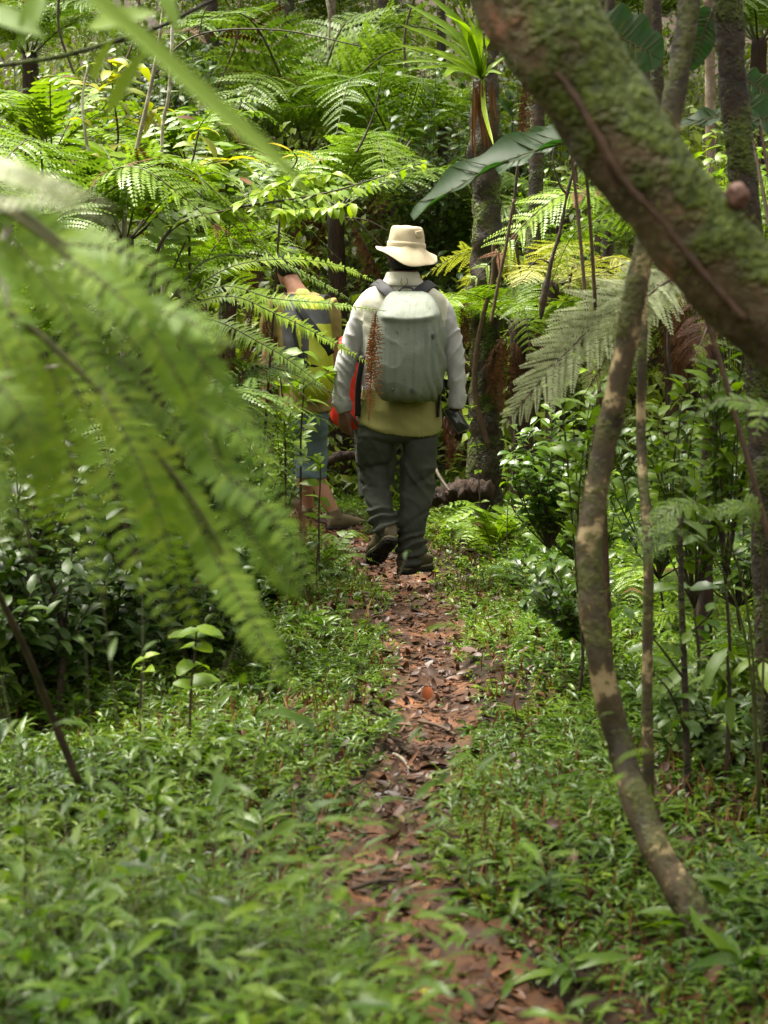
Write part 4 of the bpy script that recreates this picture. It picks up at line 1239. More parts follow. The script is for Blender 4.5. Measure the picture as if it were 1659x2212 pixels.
twig('hooked brown vine hanging right of the hiker', [(1066, 520, 11), (1064, 600, 11), (1042, 690, 11), (1028, 770, 11), (1028, 860, 11), (1055, 965, 11)], [.012, .013, .014, .016, .018, .014], 'stalk_brown', name='vine', cat='vine')
twig('dark hanging twig with a tangled end under the elephant ear leaf', [(1245, 350, 8), (1225, 420, 8), (1210, 500, 8), (1190, 570, 8), (1175, 640, 8), (1168, 690, 8)], [.007, .007, .008, .01, .018, .006], 'twig', name='vine', cat='vine', rough=.5,
     kids=[([(1225, 420, 8), (1210, 400, 8), (1195, 350, 8), (1200, 310, 8)], [.006, .003]), ([(1190, 570, 8), (1165, 560, 8), (1140, 580, 8)], [.005, .002])])
twig('leafless vine hanging behind the elephant ear leaf', [(1110, 430, 9.5), (1095, 520, 9.5), (1075, 620, 9.5), (1060, 700, 9.5)], [.008, .008, .009, .008], 'stalk_brown', name='vine', cat='vine')
twig('black twig crossing the top left corner', [(-60, 150, 4.2), (115, 125, 4.2), (230, 95, 4.2), (340, 60, 4.2), (500, -20, 4.2)], [.005, .0055, .006, .0055, .004], 'bark_dark')
twig('thin brown twig across the top centre', [(330, 150, 10), (430, 75, 10), (600, 65, 10), (780, 100, 10)], [.005, .005, .004, .003], 'twig', kids=[([(430, 75, 10), (440, 30, 10), (470, -20, 10)], [.004, .003])])
twig('pale lichen-covered branch down the left edge', [(20, 480, 3.2), (8, 560, 3.2), (14, 640, 3.2), (0, 720, 3.2), (-10, 790, 3.2)], [.009, .009, .009, .008, .008], 'bark_pale', name='branch', cat='branch', kids=[([(8, 575, 3.2), (60, 570, 3.2), (110, 552, 3.2)], [.006, .003]), ([(-5, 790, 3.2), (60, 800, 3.2), (130, 790, 3.2)], [.006, .003])])
twig('brown twig poking up from the lower left edge', [(-30, 1230, 3.4), (30, 1350, 3.5), (75, 1450, 3.6), (110, 1540, 3.7), (170, 1690, 3.75)], [.006, .0065, .007, .008, .009], 'twig')
twig('red-brown stick lying at the foot of the slender curved tree', [(1310, 2055, 3.85), (1400, 2045, 3.85), (1500, 2040, 3.85)], [.006, .008, .007], 'stalk_brown', name='stick', cat='stick')
def ground_stick(label, a, c_, r, mat='stalk_brown'):
    A_, B_ = P(*a), P(*c_)
    A_.z, B_.z = path_z(A_.x, A_.y) + .012, path_z(B_.x, B_.y) + .012
    mb = MB().add(*tube_geo([A_, A_.lerp(B_, .5) + Vector((.004, .01, .006)), B_], [r, r * .9, r * .6], n=16, seg=7, rough=.3, rf=40))
    tag(mb.build('stick', [M[mat]]), label, 'stick', 'twigs and vines')


ground_stick('brown stick lying across the path above the upright orange leaf', (905, 1520, 6.25), (985, 1555, 6.05), .007)
ground_stick('short pale stick lying along the left edge of the path', (850, 1590, 5.8), (885, 1630, 5.6), .006, 'bark_pale')
ground_stick('thin dark twig crossing the bare soil of the path', (800, 1700, 5.15), (905, 1722, 5.1), .005, 'twig')
ground_stick('brown twig on the path near the bottom bend', (760, 1950, 4.15), (860, 1925, 4.2), .006, 'twig')
ground_stick('stout brown stick lying at the bottom right of the path', (1080, 2120, 3.65), (1240, 2085, 3.7), .008)
twig('grey stick leaning beside the hiker right trouser leg', [(938, 1005, 10.6), (950, 1030, 10.5), (972, 1062, 10.4)], [.01, .01, .009], 'twig', name='stick', cat='stick')
twig('arching dry twig between the sun hat and the fern trunk', [(690, 440, 13.5), (760, 470, 13.5), (812, 520, 13.5), (850, 560, 13.5)], [.006, .006, .006, .005], 'twig', kids=[([(735, 470, 13.4), (790, 475, 13.4), (840, 500, 13.4)], [.006, .004])])
twig('brown leafless twig rising above the silvery crown', [(770, 330, 12), (790, 290, 12), (812, 230, 12), (826, 150, 12)], [.008, .007, .005, .003], 'twig')
twig('straight pale twig hanging at the top centre', [(700, -30, 15), (712, 40, 15), (708, 110, 15)], [.012, .011, .006], 'bark_pale')
for k, (x0, y0, x1, y1, Yd, lab) in enumerate([
        (520, -30, 470, 190, 17, 'thin hanging liana left of the silvery crown'), (600, -40, 660, 160, 18, 'slanting liana over the silvery crown'),
        (800, -40, 770, 210, 18, 'liana hanging beside the dark top middle trunk'), (905, -40, 880, 190, 16, 'liana behind the strap leaves'),
        (300, -40, 255, 170, 15, 'liana above the yellow-leaved sapling'), (130, -40, 160, 160, 14, 'liana in the top left corner'),
        (1240, 330, 1225, 640, 12.5, 'liana hanging below the leaning trunk'), (1120, 340, 1135, 640, 12.2, 'liana behind the drooping fern'),
        (1180, 640, 1130, 860, 11.8, 'liana slanting behind the yellowing fern'), (1450, 640, 1475, 900, 10, 'liana behind the silver fronds')]):
    xm = (x0 + x1) / 2 + (-1) ** k * 18
    twig(lab, [(x0, y0, Yd), (xm, (y0 + y1) / 2, Yd), (x1, y1, Yd)], [.011, .01, .008], 'twig' if k % 2 else 'stalk_brown', name='liana', cat='liana')

# blurred drooping blade, top left
C = catmull([P(-20, -330, 1.5), P(150, -60, 1.5), P(330, 110, 1.5), P(500, 265, 1.5), P(600, 350, 1.5), P(670, 425, 1.5)], 30)
T = unit(np.gradient(C, axis=0))
sd = unit(np.cross(T, np.array([[.2, -.8, .6]])))
tt = np.linspace(0, 1, 30)
wd = (.0068 * np.clip(1 - tt ** 6, 0, 1) * (1 + .35 * np.sin(tt * 3)))[:, None]
nn = np.cross(sd, T)
V = np.stack([C + sd * wd + nn * wd * .5, C, C - sd * wd + nn * wd * .5], 1).reshape(-1, 3)
i, j = np.meshgrid(np.arange(29), np.arange(2), indexing='ij')
a = i * 3 + j
root = thing('palm_seedling', 'blurred grey-green strap-leaved plant drooping into the top left', 'plant', (-1.0, 1.5, hz(-1., 1.5)), 'foreground plants')
MB().add(V, np.stack([a, a + 1, a + 4, a + 3], -1)).build('blade', [M['pale']], root)
mb = MB()
mb.add(*tube_geo([(-1.0, 1.5, hz(-1, 1.5) - .03), (-.85, 1.5, 1.2), (-.5, 1.5, 1.85), tuple(C[0])], [.016, .014, .01, .005], n=30, seg=8))
mb.build('stem', [M['stalk_brown']], root)
# green blurred leaves at the top edge
mb = MB()
for (b, t, w) in [((230, 250), (310, 90), .02), ((190, 60), (330, 10), .03), ((330, -60), (390, 60), .02), ((90, -20), (40, 90), .025), ((200, 180), (230, 80), .015), ((-40, 20), (90, 60), .03)]:
    B, Tp = P(b[0], b[1], 2.2), P(t[0], t[1], 2.15)
    mb.add(*leaf_geo([B], [Tp - B], [(0.1, -.8, .5)], (Tp - B).length, w, curl=.3, prof='lance', ns=6))
o = link('leafy_stem', mb.mesh('leafy_stem', [M['near']], (0, 0, 0)), root)
o.location = -root.location

# foreground seedlings, lower left and right (blurred)
def rosette(label, px, py, Yd, n, L, mat, ratio=.2, prof='lance', h=.15, name='grass_tuft', cat='grass', el=(.2, 1.0), curl=(.6, 1.4)):
    f = P(px, py, Yd)
    f.z = hz(f.x, f.y)
    root = thing(name, label, cat, f, 'foreground plants')
    mb = MB()
    mb.add(*tube_geo([f + Vector((0, 0, -.02)), f + Vector((.01, 0, h))], [.003, .002], n=5, seg=5), 1)
    p, d = [], []
    for k in range(n):
        a = k * 2.4 + RNG.normal(0, .2)
        e = RNG.uniform(*el)
        p.append(f + Vector((0, 0, h * (.3 + .7 * k / n))))
        d.append((math.cos(a) * math.cos(e), math.sin(a) * math.cos(e), math.sin(e)))
    foliage(mb, p, d, L * RNG.uniform(.7, 1.1, n), ratio, prof, curl=curl, ns=6)
    mb.build('foliage', [M[mat], M['stem']], root)
    return root


rosette('bamboo-like tuft beside the bottom right of the path', 1230, 2130, 3.6, 9, .13, 'grass', h=.07)
rosette('tuft of long leaves at the foot of the slender curved tree', 1490, 2110, 3.75, 11, .13, 'grass', h=.09)
rosette('broad grassy tuft at the bottom right corner', 1600, 2150, 3.5, 11, .14, 'grass', h=.08)
rosette('bamboo-like tuft right of the slender tree base', 1600, 1960, 3.9, 11, .13, 'grass', h=.12)
rosette('tuft of fanned leaves left of the slender tree base', 1180, 1930, 4.0, 10, .12, 'grass', h=.09)
rosette('fan-leaved tuft on the right verge of the path', 1010, 1900, 4.1, 10, .11, 'grass', h=.08)
rosette('blurred seedling with rounded lime leaf at lower left', 500, 2010, 3.0, 5, .08, 'broad', ratio=.75, prof='oval', h=.2, name='seedling', cat='seedling')
rosette('blurred lime-leaved seedling left of the path', 400, 1840, 3.1, 9, .1, 'broad', ratio=.32, h=.24, name='seedling', cat='seedling')
rosette('blurred tall blades at the bottom left', 340, 2120, 2.7, 8, .15, 'near', ratio=.12, h=.12, el=(.6, 1.4))
rosette('blurred leafy tuft in the bottom left corner', 90, 2150, 2.6, 12, .13, 'grass', ratio=.26, h=.2)
rosette('blurred leafy tuft at the bottom edge left of the path', 660, 2190, 2.8, 12, .12, 'near', ratio=.22, h=.12)
rosette('blurred tuft at the left edge below the brown twig', 60, 1780, 3.1, 12, .12, 'grass', ratio=.28, h=.28)
rosette('bright leaf cluster poking up at the left edge', 40, 1560, 3.5, 9, .09, 'broad', ratio=.4, prof='ovate', h=.42, name='seedling', cat='seedling')
rosette('blurred big-leaved tuft low at the left edge', 130, 1960, 2.5, 14, .12, 'broad', ratio=.36, prof='ovate', h=.22, name='seedling', cat='seedling')
rosette('blurred fanned tuft at the bottom edge, left of the broad blades', 230, 2200, 2.35, 13, .13, 'grass', ratio=.24, h=.18)
rosette('blurred bright tuft in the middle of the lower left', 330, 1980, 2.7, 13, .11, 'near', ratio=.3, h=.2)
rosette('blurred tuft at the bottom edge beside the path bend', 800, 2200, 2.7, 12, .11, 'near', ratio=.24, h=.08)
rosette('dark long-leaved tuft on the left verge', 560, 1700, 4.4, 10, .12, 'grass', h=.12)
rosette('tuft with long arching leaves at mid left', 330, 1640, 4.6, 12, .13, 'grass', h=.16)
rosette('leafy tuft at the left verge near the raised boot', 700, 1330, 7.6, 10, .12, 'grass', h=.1)


def fallen_leaf(label, px, py, Yd, L, mat, up, d, prof='oval', ratio=.55):
    q = P(px, py, Yd)
    q.z = path_z(q.x, q.y) + .01
    mb = MB().add(*leaf_geo([q], [d], [up], L, L * ratio, curl=.7, fold=.25, prof=prof, ns=8), 0)
    mb.add(*tube_geo([q, q - Vector(d).normalized() * L * .25], [.0015, .001], n=4, seg=5), 1)
    o = mb.build('fallen_leaf', [M[mat], M['stalk_brown']])
    tag(o, label, 'fallen leaf', 'fallen leaves')


fallen_leaf('upright rust-orange fallen leaf in the middle of the path', 922, 1485, 6.55, .055, 'orange', (0, -1, .3), (.1, .1, .9), ratio=.75)
fallen_leaf('large orange-brown leaf lying left of the bare soil', 690, 1742, 4.95, .11, 'orange', (0, -.6, 1), (.8, .3, .2))
fallen_leaf('tiny yellow fallen leaf low on the path', 800, 1985, 4.05, .035, 'yleaf', (0, 0, 1), (.5, .4, .1))
fallen_leaf('yellow leaf at the path edge below the bare soil', 895, 1838, 4.55, .05, 'yleaf', (0, -.3, 1), (.9, .2, .1))
fallen_leaf('long pale brown leaf lying across the path', 960, 1440, 6.9, .15, 'litter', (0, -.4, 1), (.9, -.1, .15), ratio=.25)
fallen_leaf('yellow fallen leaf near the bottom of the path', 930, 2170, 3.6, .035, 'yleaf', (0, -.3, 1), (-.5, .4, .3))

# fallen brown log and tree fern base behind the hiker
mb = MB()
mb.add(*tube_geo([P(930, 1075, 11), P(1000, 1062, 10.9), P(1062, 1058, 10.8)], [.05, .065, .05], n=40, seg=18, rough=.5, rf=26))
tag(mb.build('log', [M['fibre']]), 'shaggy brown fallen log behind the hiker on the right', 'log')
mb = MB()
mb.add(*tube_geo([P(690, 1010, 12.6), P(740, 985, 12.6), P(800, 990, 12.7)], [.03, .035, .03], n=40, seg=16, rough=.4, rf=20))
tag(mb.build('log', [M['fibre']]), 'dark fallen log between the legs of the two walkers', 'log')

# ------------------------------------------------------------------ people
def ring_loft(rings, seg=28):
    """rings: (centre, half-width vector, half-depth vector, exponent); closed at both ends"""
    th = np.linspace(0, 2 * np.pi, seg, endpoint=False)
    rows = []
    for c, ax, ay, e in rings:
        cs = np.sign(np.cos(th)) * np.abs(np.cos(th)) ** (2 / e)
        sn = np.sign(np.sin(th)) * np.abs(np.sin(th)) ** (2 / e)
        rows.append(np.array(c)[None] + cs[:, None] * np.array(ax)[None] + sn[:, None] * np.array(ay)[None])
    n = len(rows)
    V = np.concatenate(rows)
    i, j = np.meshgrid(np.arange(n - 1), np.arange(seg), indexing='ij')
    F = np.stack([i * seg + j, i * seg + (j + 1) % seg, (i + 1) * seg + (j + 1) % seg, (i + 1) * seg + j], -1).reshape(-1, 4)
    e0, e1 = len(V), len(V) + seg
    V = np.vstack([V, np.repeat(rows[0].mean(0)[None], seg, 0), np.repeat(rows[-1].mean(0)[None], seg, 0)])
    j = np.arange(seg)
    j1 = (j + 1) % seg
    F = np.vstack([F, np.stack([e0 + j, e0 + j1, j1, j], -1), np.stack([(n - 1) * seg + j, (n - 1) * seg + j1, e1 + j1, e1 + j], -1)])
    return V, F


def pring(py, l, r, Yd, hd, e=2.3, tilt=0):
    """ring seen between l and r at height py, half-depth hd, at distance Yd"""
    a, b = P(l, py - tilt, Yd), P(r, py + tilt, Yd)
    return ((a + b) / 2, (b - a) / 2, Vector((0, hd, 0)), e)


def resample(rings, k=4):
    """smooth the list of rings"""
    out = [catmull([r[i] for r in rings], (len(rings) - 1) * k + 1) for i in range(3)]
    ex = interp_list([r[3] for r in rings], (len(rings) - 1) * k + 1)
    return [(out[0][i], out[1][i], out[2][i], ex[i]) for i in range(len(ex))]


def loft(rings, k=4, seg=28):
    return ring_loft(resample(rings, k), seg)


def blob(c, r, seg=16):
    c = Vector(c)
    rx, ry, rz_ = r
    return ring_loft([(c + Vector((0, 0, -rz_ * math.cos(a))), Vector((rx * math.sin(a), 0, 0)), Vector((0, ry * math.sin(a), 0)), 2) for a in np.linspace(.12, math.pi - .12, 9)], seg)


def fuse(name, parts, voxel, mats, parent, smooth=3, disp=None, matfn=None):
    """one continuous closed surface grown from overlapping lofts"""
    mb = MB()
    for V, F in parts:
        mb.add(V, F)
    me = mb.mesh(name, mats, None)
    o = link(name, me)
    md = o.modifiers.new('remesh', 'REMESH')
    md.mode = 'VOXEL'
    md.voxel_size = voxel
    md.use_smooth_shade = True
    if smooth:
        ms = o.modifiers.new('smooth', 'SMOOTH')
        ms.factor = .5
        ms.iterations = smooth
    dg = bpy.context.evaluated_depsgraph_get()
    dg.update()
    me2 = bpy.data.meshes.new_from_object(o.evaluated_get(dg))
    bpy.data.objects.remove(o)
    n = len(me2.vertices)
    co = np.zeros(n * 3, np.float32)
    me2.vertices.foreach_get('co', co)
    co = co.reshape(-1, 3).astype(float)
    no = np.zeros(n * 3, np.float32)
    me2.vertices.foreach_get('normal', no)
    no = no.reshape(-1, 3).astype(float)
    if matfn is not None:
        nf = len(me2.polygons)
        ce = np.zeros(nf * 3, np.float32)
        me2.polygons.foreach_get('center', ce)
        mi = np.array([matfn(c) for c in ce.reshape(-1, 3)], np.int32)
        me2.materials.clear()
        for m in mats:
            me2.materials.append(m)
        me2.polygons.foreach_set('material_index', mi)
    else:
        me2.materials.clear()
        me2.materials.append(mats[0])
    if disp is not None:
        co = co + no * np.array([disp(c) for c in co])[:, None]
    if parent is not None:
        off = Vector((0, 0, 0))
        p = parent
        while p is not None:
            off = off + p.location
            p = p.parent
        co = co - np.array(off)
    me2.vertices.foreach_set('co', co.astype(np.float32).ravel())
    me2.polygons.foreach_set('use_smooth', np.full(len(me2.polygons), True))
    me2.update()
    me2.name = name
    return link(name, me2, parent)


def fold(amp, sx=6., sz=16., seed=0, sharp=1.):
    """soft cloth folds, longer across than along"""
    def f(c):
        v = Vector((c[0] * sx + seed, c[1] * sx, c[2] * sz + c[0] * 5))
        k = noise.noise(v) + .5 * noise.noise(v * 2.1)
        r = 1 - abs(noise.noise(v * .9 + Vector((7, 3, 1)))) * 2
        return amp * (k * .6 + r * .5 * sharp)
    return f


def strip(pts, wid, th, wdir, n=24):
    """a flat strap along pts"""
    C = catmull(pts, n)
    T = unit(np.gradient(C, axis=0))
    w_ = np.array(wdir, float)
    rings = []
    for i in range(n):
        a = unit(w_ - T[i] * w_.dot(T[i]))
        b = np.cross(T[i], a)
        rings.append((C[i], a * wid / 2, b * th / 2, 5))
    return ring_loft(rings, 12)


def hand_parts(wrist, direction, palm_n, thumb_side, size=.19, curls=(.5, .6, .7, .8), thumb=(.6, .3)):
    """lofts of one hand: palm, four unequal bent fingers and a thumb leaving the side of the palm"""
    w_ = Vector(wrist)
    d = Vector(direction).normalized()
    nrm = Vector(palm_n)
    nrm = (nrm - d * nrm.dot(d)).normalized()          # the palm faces this way
    s = d.cross(nrm).normalized()
    if s.dot(Vector(thumb_side)) < 0:
        s = -s                                       # s points to the thumb
    k = size / .19
    q = lambda a, b, c: w_ + (d * a + s * b + nrm * c) * k
    parts = [loft([(q(-.03, 0, 0), s * .027 * k, nrm * .02 * k, 2.2), (q(.005, 0, 0), s * .029 * k, nrm * .02 * k, 2.2), (q(.04, .002, 0), s * .038 * k, nrm * .017 * k, 2.6),
                   (q(.075, 0, 0), s * .041 * k, nrm * .014 * k, 2.8), (q(.095, 0, .002), s * .038 * k, nrm * .01 * k, 2.6)], 3, 18)]
    for i, (off, ln, cu) in enumerate(zip((.03, .0105, -.009, -.028), (.073, .081, .075, .058), curls)):
        p = q(.082, off, 0)
        a = cu * .35
        pts = [q(.06, off * .9, 0), p]
        for f, seg_l in enumerate((.48, .3, .22)):
            dd = (d * math.cos(a) + nrm * math.sin(a) + s * off * 1.2).normalized()
            p = p + dd * ln * seg_l * k
            pts.append(p)
            a += cu * (.9, .7, .3)[f]
        parts.append(tube_geo(pts, [.0095 * k, .0095 * k, .0088 * k, .0078 * k, .0062 * k], n=18, seg=10))
    p = q(.018, .026, .004)
    d1 = (d * math.cos(thumb[0]) + s * math.sin(thumb[0]) + nrm * .35).normalized()
    d2 = (d * math.cos(thumb[1]) + s * math.sin(thumb[1]) + nrm * .5).normalized()
    parts.append(tube_geo([q(.0, .012, 0), p, p + d1 * .042 * k, p + d1 * .042 * k + d2 * .034 * k, p + d1 * .042 * k + d2 * .058 * k], [.012 * k, .013 * k, .0105 * k, .0095 * k, .007 * k], n=18, seg=10))
    return parts


def head_parts(c, h, face, up=(0, 0, 1)):
    """head of height h centred on c, looking along face: skull, jaw, nose, brow, ears"""
    c = Vector(c)
    f = Vector(face).normalized()
    u = Vector(up)
    u = (u - f * u.dot(f)).normalized()
    s = f.cross(u)
    k = h / .23
    q = lambda a, b, z: c + (f * a + s * b + u * z) * k
    parts = [loft([(q(.03, 0, -.112), s * .022 * k, f * .03 * k, 2.2), (q(.035, 0, -.09), s * .045 * k, f * .05 * k, 2.3), (q(.02, 0, -.05), s * .06 * k, f * .075 * k, 2.3), (q(.008, 0, 0), s * .071 * k, f * .094 * k, 2.2),
                   (q(0, 0, .045), s * .074 * k, f * .097 * k, 2.1), (q(-.004, 0, .085), s * .062 * k, f * .08 * k, 2.1), (q(-.006, 0, .112), s * .028 * k, f * .04 * k, 2)], 4, 24),
             tube_geo([q(.095, 0, .012), q(.105, 0, -.012), q(.117, 0, -.034), q(.098, 0, -.042)], [.007 * k, .009 * k, .013 * k, .009 * k], n=12, seg=8),
             tube_geo([q(.085, -.05, .022), q(.102, -.02, .028), q(.102, .02, .028), q(.085, .05, .022)], [.007 * k, .009 * k, .009 * k, .007 * k], n=12, seg=8),
             tube_geo([q(.088, -.026, -.066), q(.102, 0, -.064), q(.088, .026, -.066)], [.005 * k, .009 * k, .005 * k], n=10, seg=8)]
    for g in (-1, 1):
        parts.append(tube_geo([q(-.012, g * .072, .028), q(-.02, g * .083, .015), q(-.016, g * .083, -.012), q(-.004, g * .074, -.03)], [.007 * k, .011 * k, .011 * k, .006 * k], n=12, seg=8))
    eyes = [(q(.087, g * .03, .003), .012 * k) for g in (-1, 1)]
    return parts, eyes


def limb(pts, radii, n=24, seg=18, flat=1.):
    return tube_geo(pts, radii, n=n, seg=seg, flat=flat)


D0 = 9.55
# ---------------- the hiker with the sun hat
feet = P(885, 1240, D0)
HK = Vector((feet.x, D0, 0))
hd, eyes = head_parts(P(876, 556, D0 + .01), .228, (.05, 1, -.06))
lh = P(741, 886, D0 - .02)
rh = P(986, 882, D0 + .0)
body = hd + [
    loft([pring(585, 843, 903, D0, .06), pring(605, 838, 908, D0, .065), pring(625, 815, 925, D0, .07)], 3),
    loft([pring(622, 815, 925, D0, .07), pring(645, 785, 955, D0, .1), pring(700, 790, 952, D0, .115), pring(790, 796, 945, D0, .11), pring(870, 788, 944, D0, .12), pring(938, 786, 940, D0, .115), pring(952, 800, 925, D0, .08)], 3),
    limb([P(815, 648, D0), P(795, 660, D0), P(772, 720, D0 + .01), P(750, 775, D0), P(742, 830, D0 - .01), lh], [.02, .042, .043, .038, .036, .026]),
    limb([P(925, 648, D0), P(945, 660, D0), P(968, 720, D0 + .01), P(984, 780, D0), P(987, 830, D0), rh], [.02, .042, .043, .038, .036, .026]),
    limb([P(820, 965, D0), P(811, 1000, D0 + .05), P(815, 1045, D0 + .05), P(828, 1110, D0 - .05), P(838, 1150, D0 - .1)], [.065, .056, .05, .05, .035]),
    limb([P(902, 965, D0), P(900, 1020, D0 + .02), P(898, 1080, D0 + .02), P(888, 1150, D0), P(882, 1215, D0)], [.07, .07, .055, .052, .035]),
]
body += hand_parts(lh, (.12, 0, -1), (.5, .75, 0), (.7, .7, 0), curls=(.25, .75, .9, .95), thumb=(.55, .15), size=.185)
body += hand_parts(rh, (.02, .05, -1), (-.1, -.96, .1), (-1, -.2, 0), curls=(.65, .7, .75, .8), thumb=(.5, .2), size=.185)
hiker = fuse('person', body, .0042, [M['skin_d']], None, smooth=2)
tag(hiker, 'hiker in a sun hat, cream shirt and dark trousers walking away, phone in hand', 'person', 'people walking along the path')
for c, r in eyes:
    V, F = blob(c, (r, r, r))
    MB().add(V, F).build('eye', [M['eye']], hiker)
# hair
V, F = loft([pring(583, 846, 905, D0 - .0, .07), pring(572, 842, 909, D0 - .0, .094), pring(552, 841, 911, D0, .1), pring(535, 845, 908, D0, .094), pring(520, 858, 895, D0, .05)], 4)
fuse('hair', [(V, F)], .006, [M['hair']], hiker, smooth=2, disp=lambda c: .003 * noise.noise(Vector(c) * 60))


def shirt_mat(c):
    px, py = proj(c)
    if py > 842 and 777 < px < 953:
        return 2  # shirt tail: khaki with the pack's shade put into its colour
    if px < 868:
        s = 763 + np.interp(py, [655, 720, 780], [0, 22, 30]) - 3 * math.sin(py * .05)
        return 1 if (px < s and py > 652) else 0
    s = 970 - np.interp(py, [655, 720, 780], [0, 12, 18])
    return 1 if (px > s and py > 652) else 0


def shirt_disp(c):
    px, py = proj(c)
    f = fold(.007, 7, 13, 3)(c)
    if px < 785 or px > 955:
        t = (px - 750) / 40 if px < 868 else (px - 985) / 40
        r_ = 1 - abs(noise.noise(Vector((c[0] * 16 + (c[2] if px < 868 else -c[2]) * 12, c[1] * 12, c[2] * 7)))) * 2.2
        f = (.009 * max(0, r_) ** 2 - .003) * sm(660, 720, py) + fold(.005, 9, 9, 5)(c)
    return f




def hem_(py, l, r, k, tilt):
    c, a, d_, e = pring(py, l, r, D0, .158, tilt=tilt)
    return (c, a, d_ + Vector((0, 0, .158 * k)), e)


shirt = fuse('shirt', [
    loft([pring(603, 831, 910, D0, .085), pring(612, 822, 917, D0, .095), pring(620, 806, 932, D0, .1), pring(630, 786, 951, D0, .11), pring(645, 774, 964, D0, .125), pring(672, 772, 966, D0, .135),
          pring(730, 779, 961, D0, .135), pring(790, 783, 955, D0, .13), pring(850, 782, 952, D0, .135), pring(880, 775, 953, D0, .15), hem_(902, 771, 954, .3, 8), hem_(913, 772, 953, .38, 11)], 4, 36),
    limb([P(815, 640, D0), P(798, 650, D0), P(783, 672, D0), P(774, 700, D0), P(764, 730, D0), P(750, 780, D0), P(738, 835, D0 - .01), P(739, 866, D0 - .015), P(741, 886, D0 - .02)], [.025, .049, .055, .054, .05, .051, .044, .046, .034], 50, 22),
    limb([P(925, 640, D0), P(942, 650, D0), P(957, 672, D0), P(966, 700, D0), P(976, 730, D0), P(983, 780, D0), P(988, 838, D0), P(986, 862, D0), P(986, 881, D0)], [.025, .049, .054, .053, .05, .05, .043, .043, .038], 50, 22),
], .0062, [M['cream'], M['sleeve'], M['khaki_shaded']], hiker, smooth=9, disp=shirt_disp, matfn=shirt_mat)
# folded collar, cuffs
col_rings = []
mbc = MB()
mbc.add(*loft([pring(618, 819, 919, D0 - .012, .105), pring(610, 824, 914, D0 - .012, .104), pring(602, 830, 909, D0 - .008, .1), pring(591, 834, 906, D0 - .004, .093), pring(588, 837, 903, D0 - .002, .085)], 3, 32))
mbc.build('collar', [M['cream']], hiker)
mbc = MB()
mbc.add(*tube_geo([P(868, 601, D0 - .122), P(866, 611, D0 - .126), P(873, 617, D0 - .128), P(880, 611, D0 - .126), P(879, 601, D0 - .122)], [.0022], n=20, seg=6))
mbc.build('hang_loop', [M['khaki_shaded']], hiker)
for pts, r in (([P(735, 862, D0 - .01), P(742, 876, D0 - .02), P(745, 890, D0 - .02)], [.05, .046, .036]), ([P(989, 850, D0), P(987, 868, D0), P(986, 882, D0)], [.047, .043, .038])):
    fuse('cuff', [limb(pts, r, 12, 22)], .005, [M['sleeve']], hiker, smooth=2, disp=fold(.006, 18, 20, 2))


def trouser_disp(c):
    px, py = proj(c)
    r_ = 1 - abs(noise.noise(Vector((c[0] * 10 + c[2] * 7, c[1] * 8, c[2] * 5 - c[0] * 4)))) * 2.4
    f = fold(.006, 8, 9, 9)(c) + fold(.003, 22, 26, 2)(c) + (.004 + .007 * (sm(990, 1010, py) * (1 - sm(1060, 1090, py)))) * max(0, r_) ** 2 - .002
    left = px < 859
    # stacked creases over the boots and behind the bent knee
    k = sm(1085, 1110, py) if left else sm(1140, 1165, py)
    f += .011 * k * math.sin(py * .3 + (px - 830) * .1 + 2.5 * noise.noise(Vector(c) * 14))
    if left:
        f -= .014 * math.exp(-((py - 1010 + (px - 810) * .12) / 7) ** 2)
        f += .006 * math.exp(-((py - 1030 + (px - 810) * .12) / 9) ** 2)
        f -= .007 * math.exp(-((py - 1053 - (px - 810) * .15) / 5) ** 2)
    else:
        f -= .009 * math.exp(-((py - 1045 + (px - 900) * .55) / 7) ** 2) * sm(862, 890, px)
        f -= .008 * math.exp(-((py - 1128 + (px - 890) * .7) / 7) ** 2)
        f += .007 * math.exp(-((px - 880 + (py - 1000) * .08) / 6) ** 2) * sm(985, 1020, py) * (1 - sm(1080, 1120, py))
    return f


def legring(py, l, r, Yd, hd):
    return pring(py, l, r, Yd, hd, 2.2)


fuse('trousers', [
    loft([pring(868, 786, 946, D0, .12), pring(900, 777, 949, D0, .13), pring(935, 773, 946, D0 - .005, .135), pring(947, 776, 943, D0, .12), pring(957, 795, 925, D0, .07)], 4, 32),
    loft([legring(938, 774, 858, D0, .11), legring(965, 770, 851, D0 + .02, .11), legring(1000, 768, 844, D0 + .06, .1), legring(1020, 773, 840, D0 + .07, .088), legring(1040, 780, 841, D0 + .05, .082),
          legring(1062, 785, 845, D0 + .02, .085), legring(1098, 794, 850, D0 - .03, .08), legring(1114, 793, 857, D0 - .05, .078), legring(1136, 801, 858, D0 - .07, .074), legring(1156, 809, 857, D0 - .085, .066)], 4, 26),
    loft([legring(938, 864, 946, D0, .11), legring(965, 870, 944, D0, .115), legring(1020, 868, 940, D0 + .01, .1), legring(1060, 867, 936, D0 + .02, .092), legring(1100, 862, 930, D0 + .01, .088), legring(1120, 857, 924, D0, .086),
          legring(1157, 856, 917, D0, .08), legring(1182, 856, 922, D0 - .01, .078), legring(1198, 858, 911, D0 - .01, .074), legring(1222, 858, 906, D0 - .01, .072)], 4, 26),
], .0065, [M['trouser']], hiker, smooth=3, disp=trouser_disp)
fuse('pocket_flap', [strip([P(921, 958, D0 - .085), P(934, 957, D0 - .062), P(944, 956, D0 - .02)], .045, .016, (0, 0, 1))], .005, [M['trouser']], hiker, smooth=1)


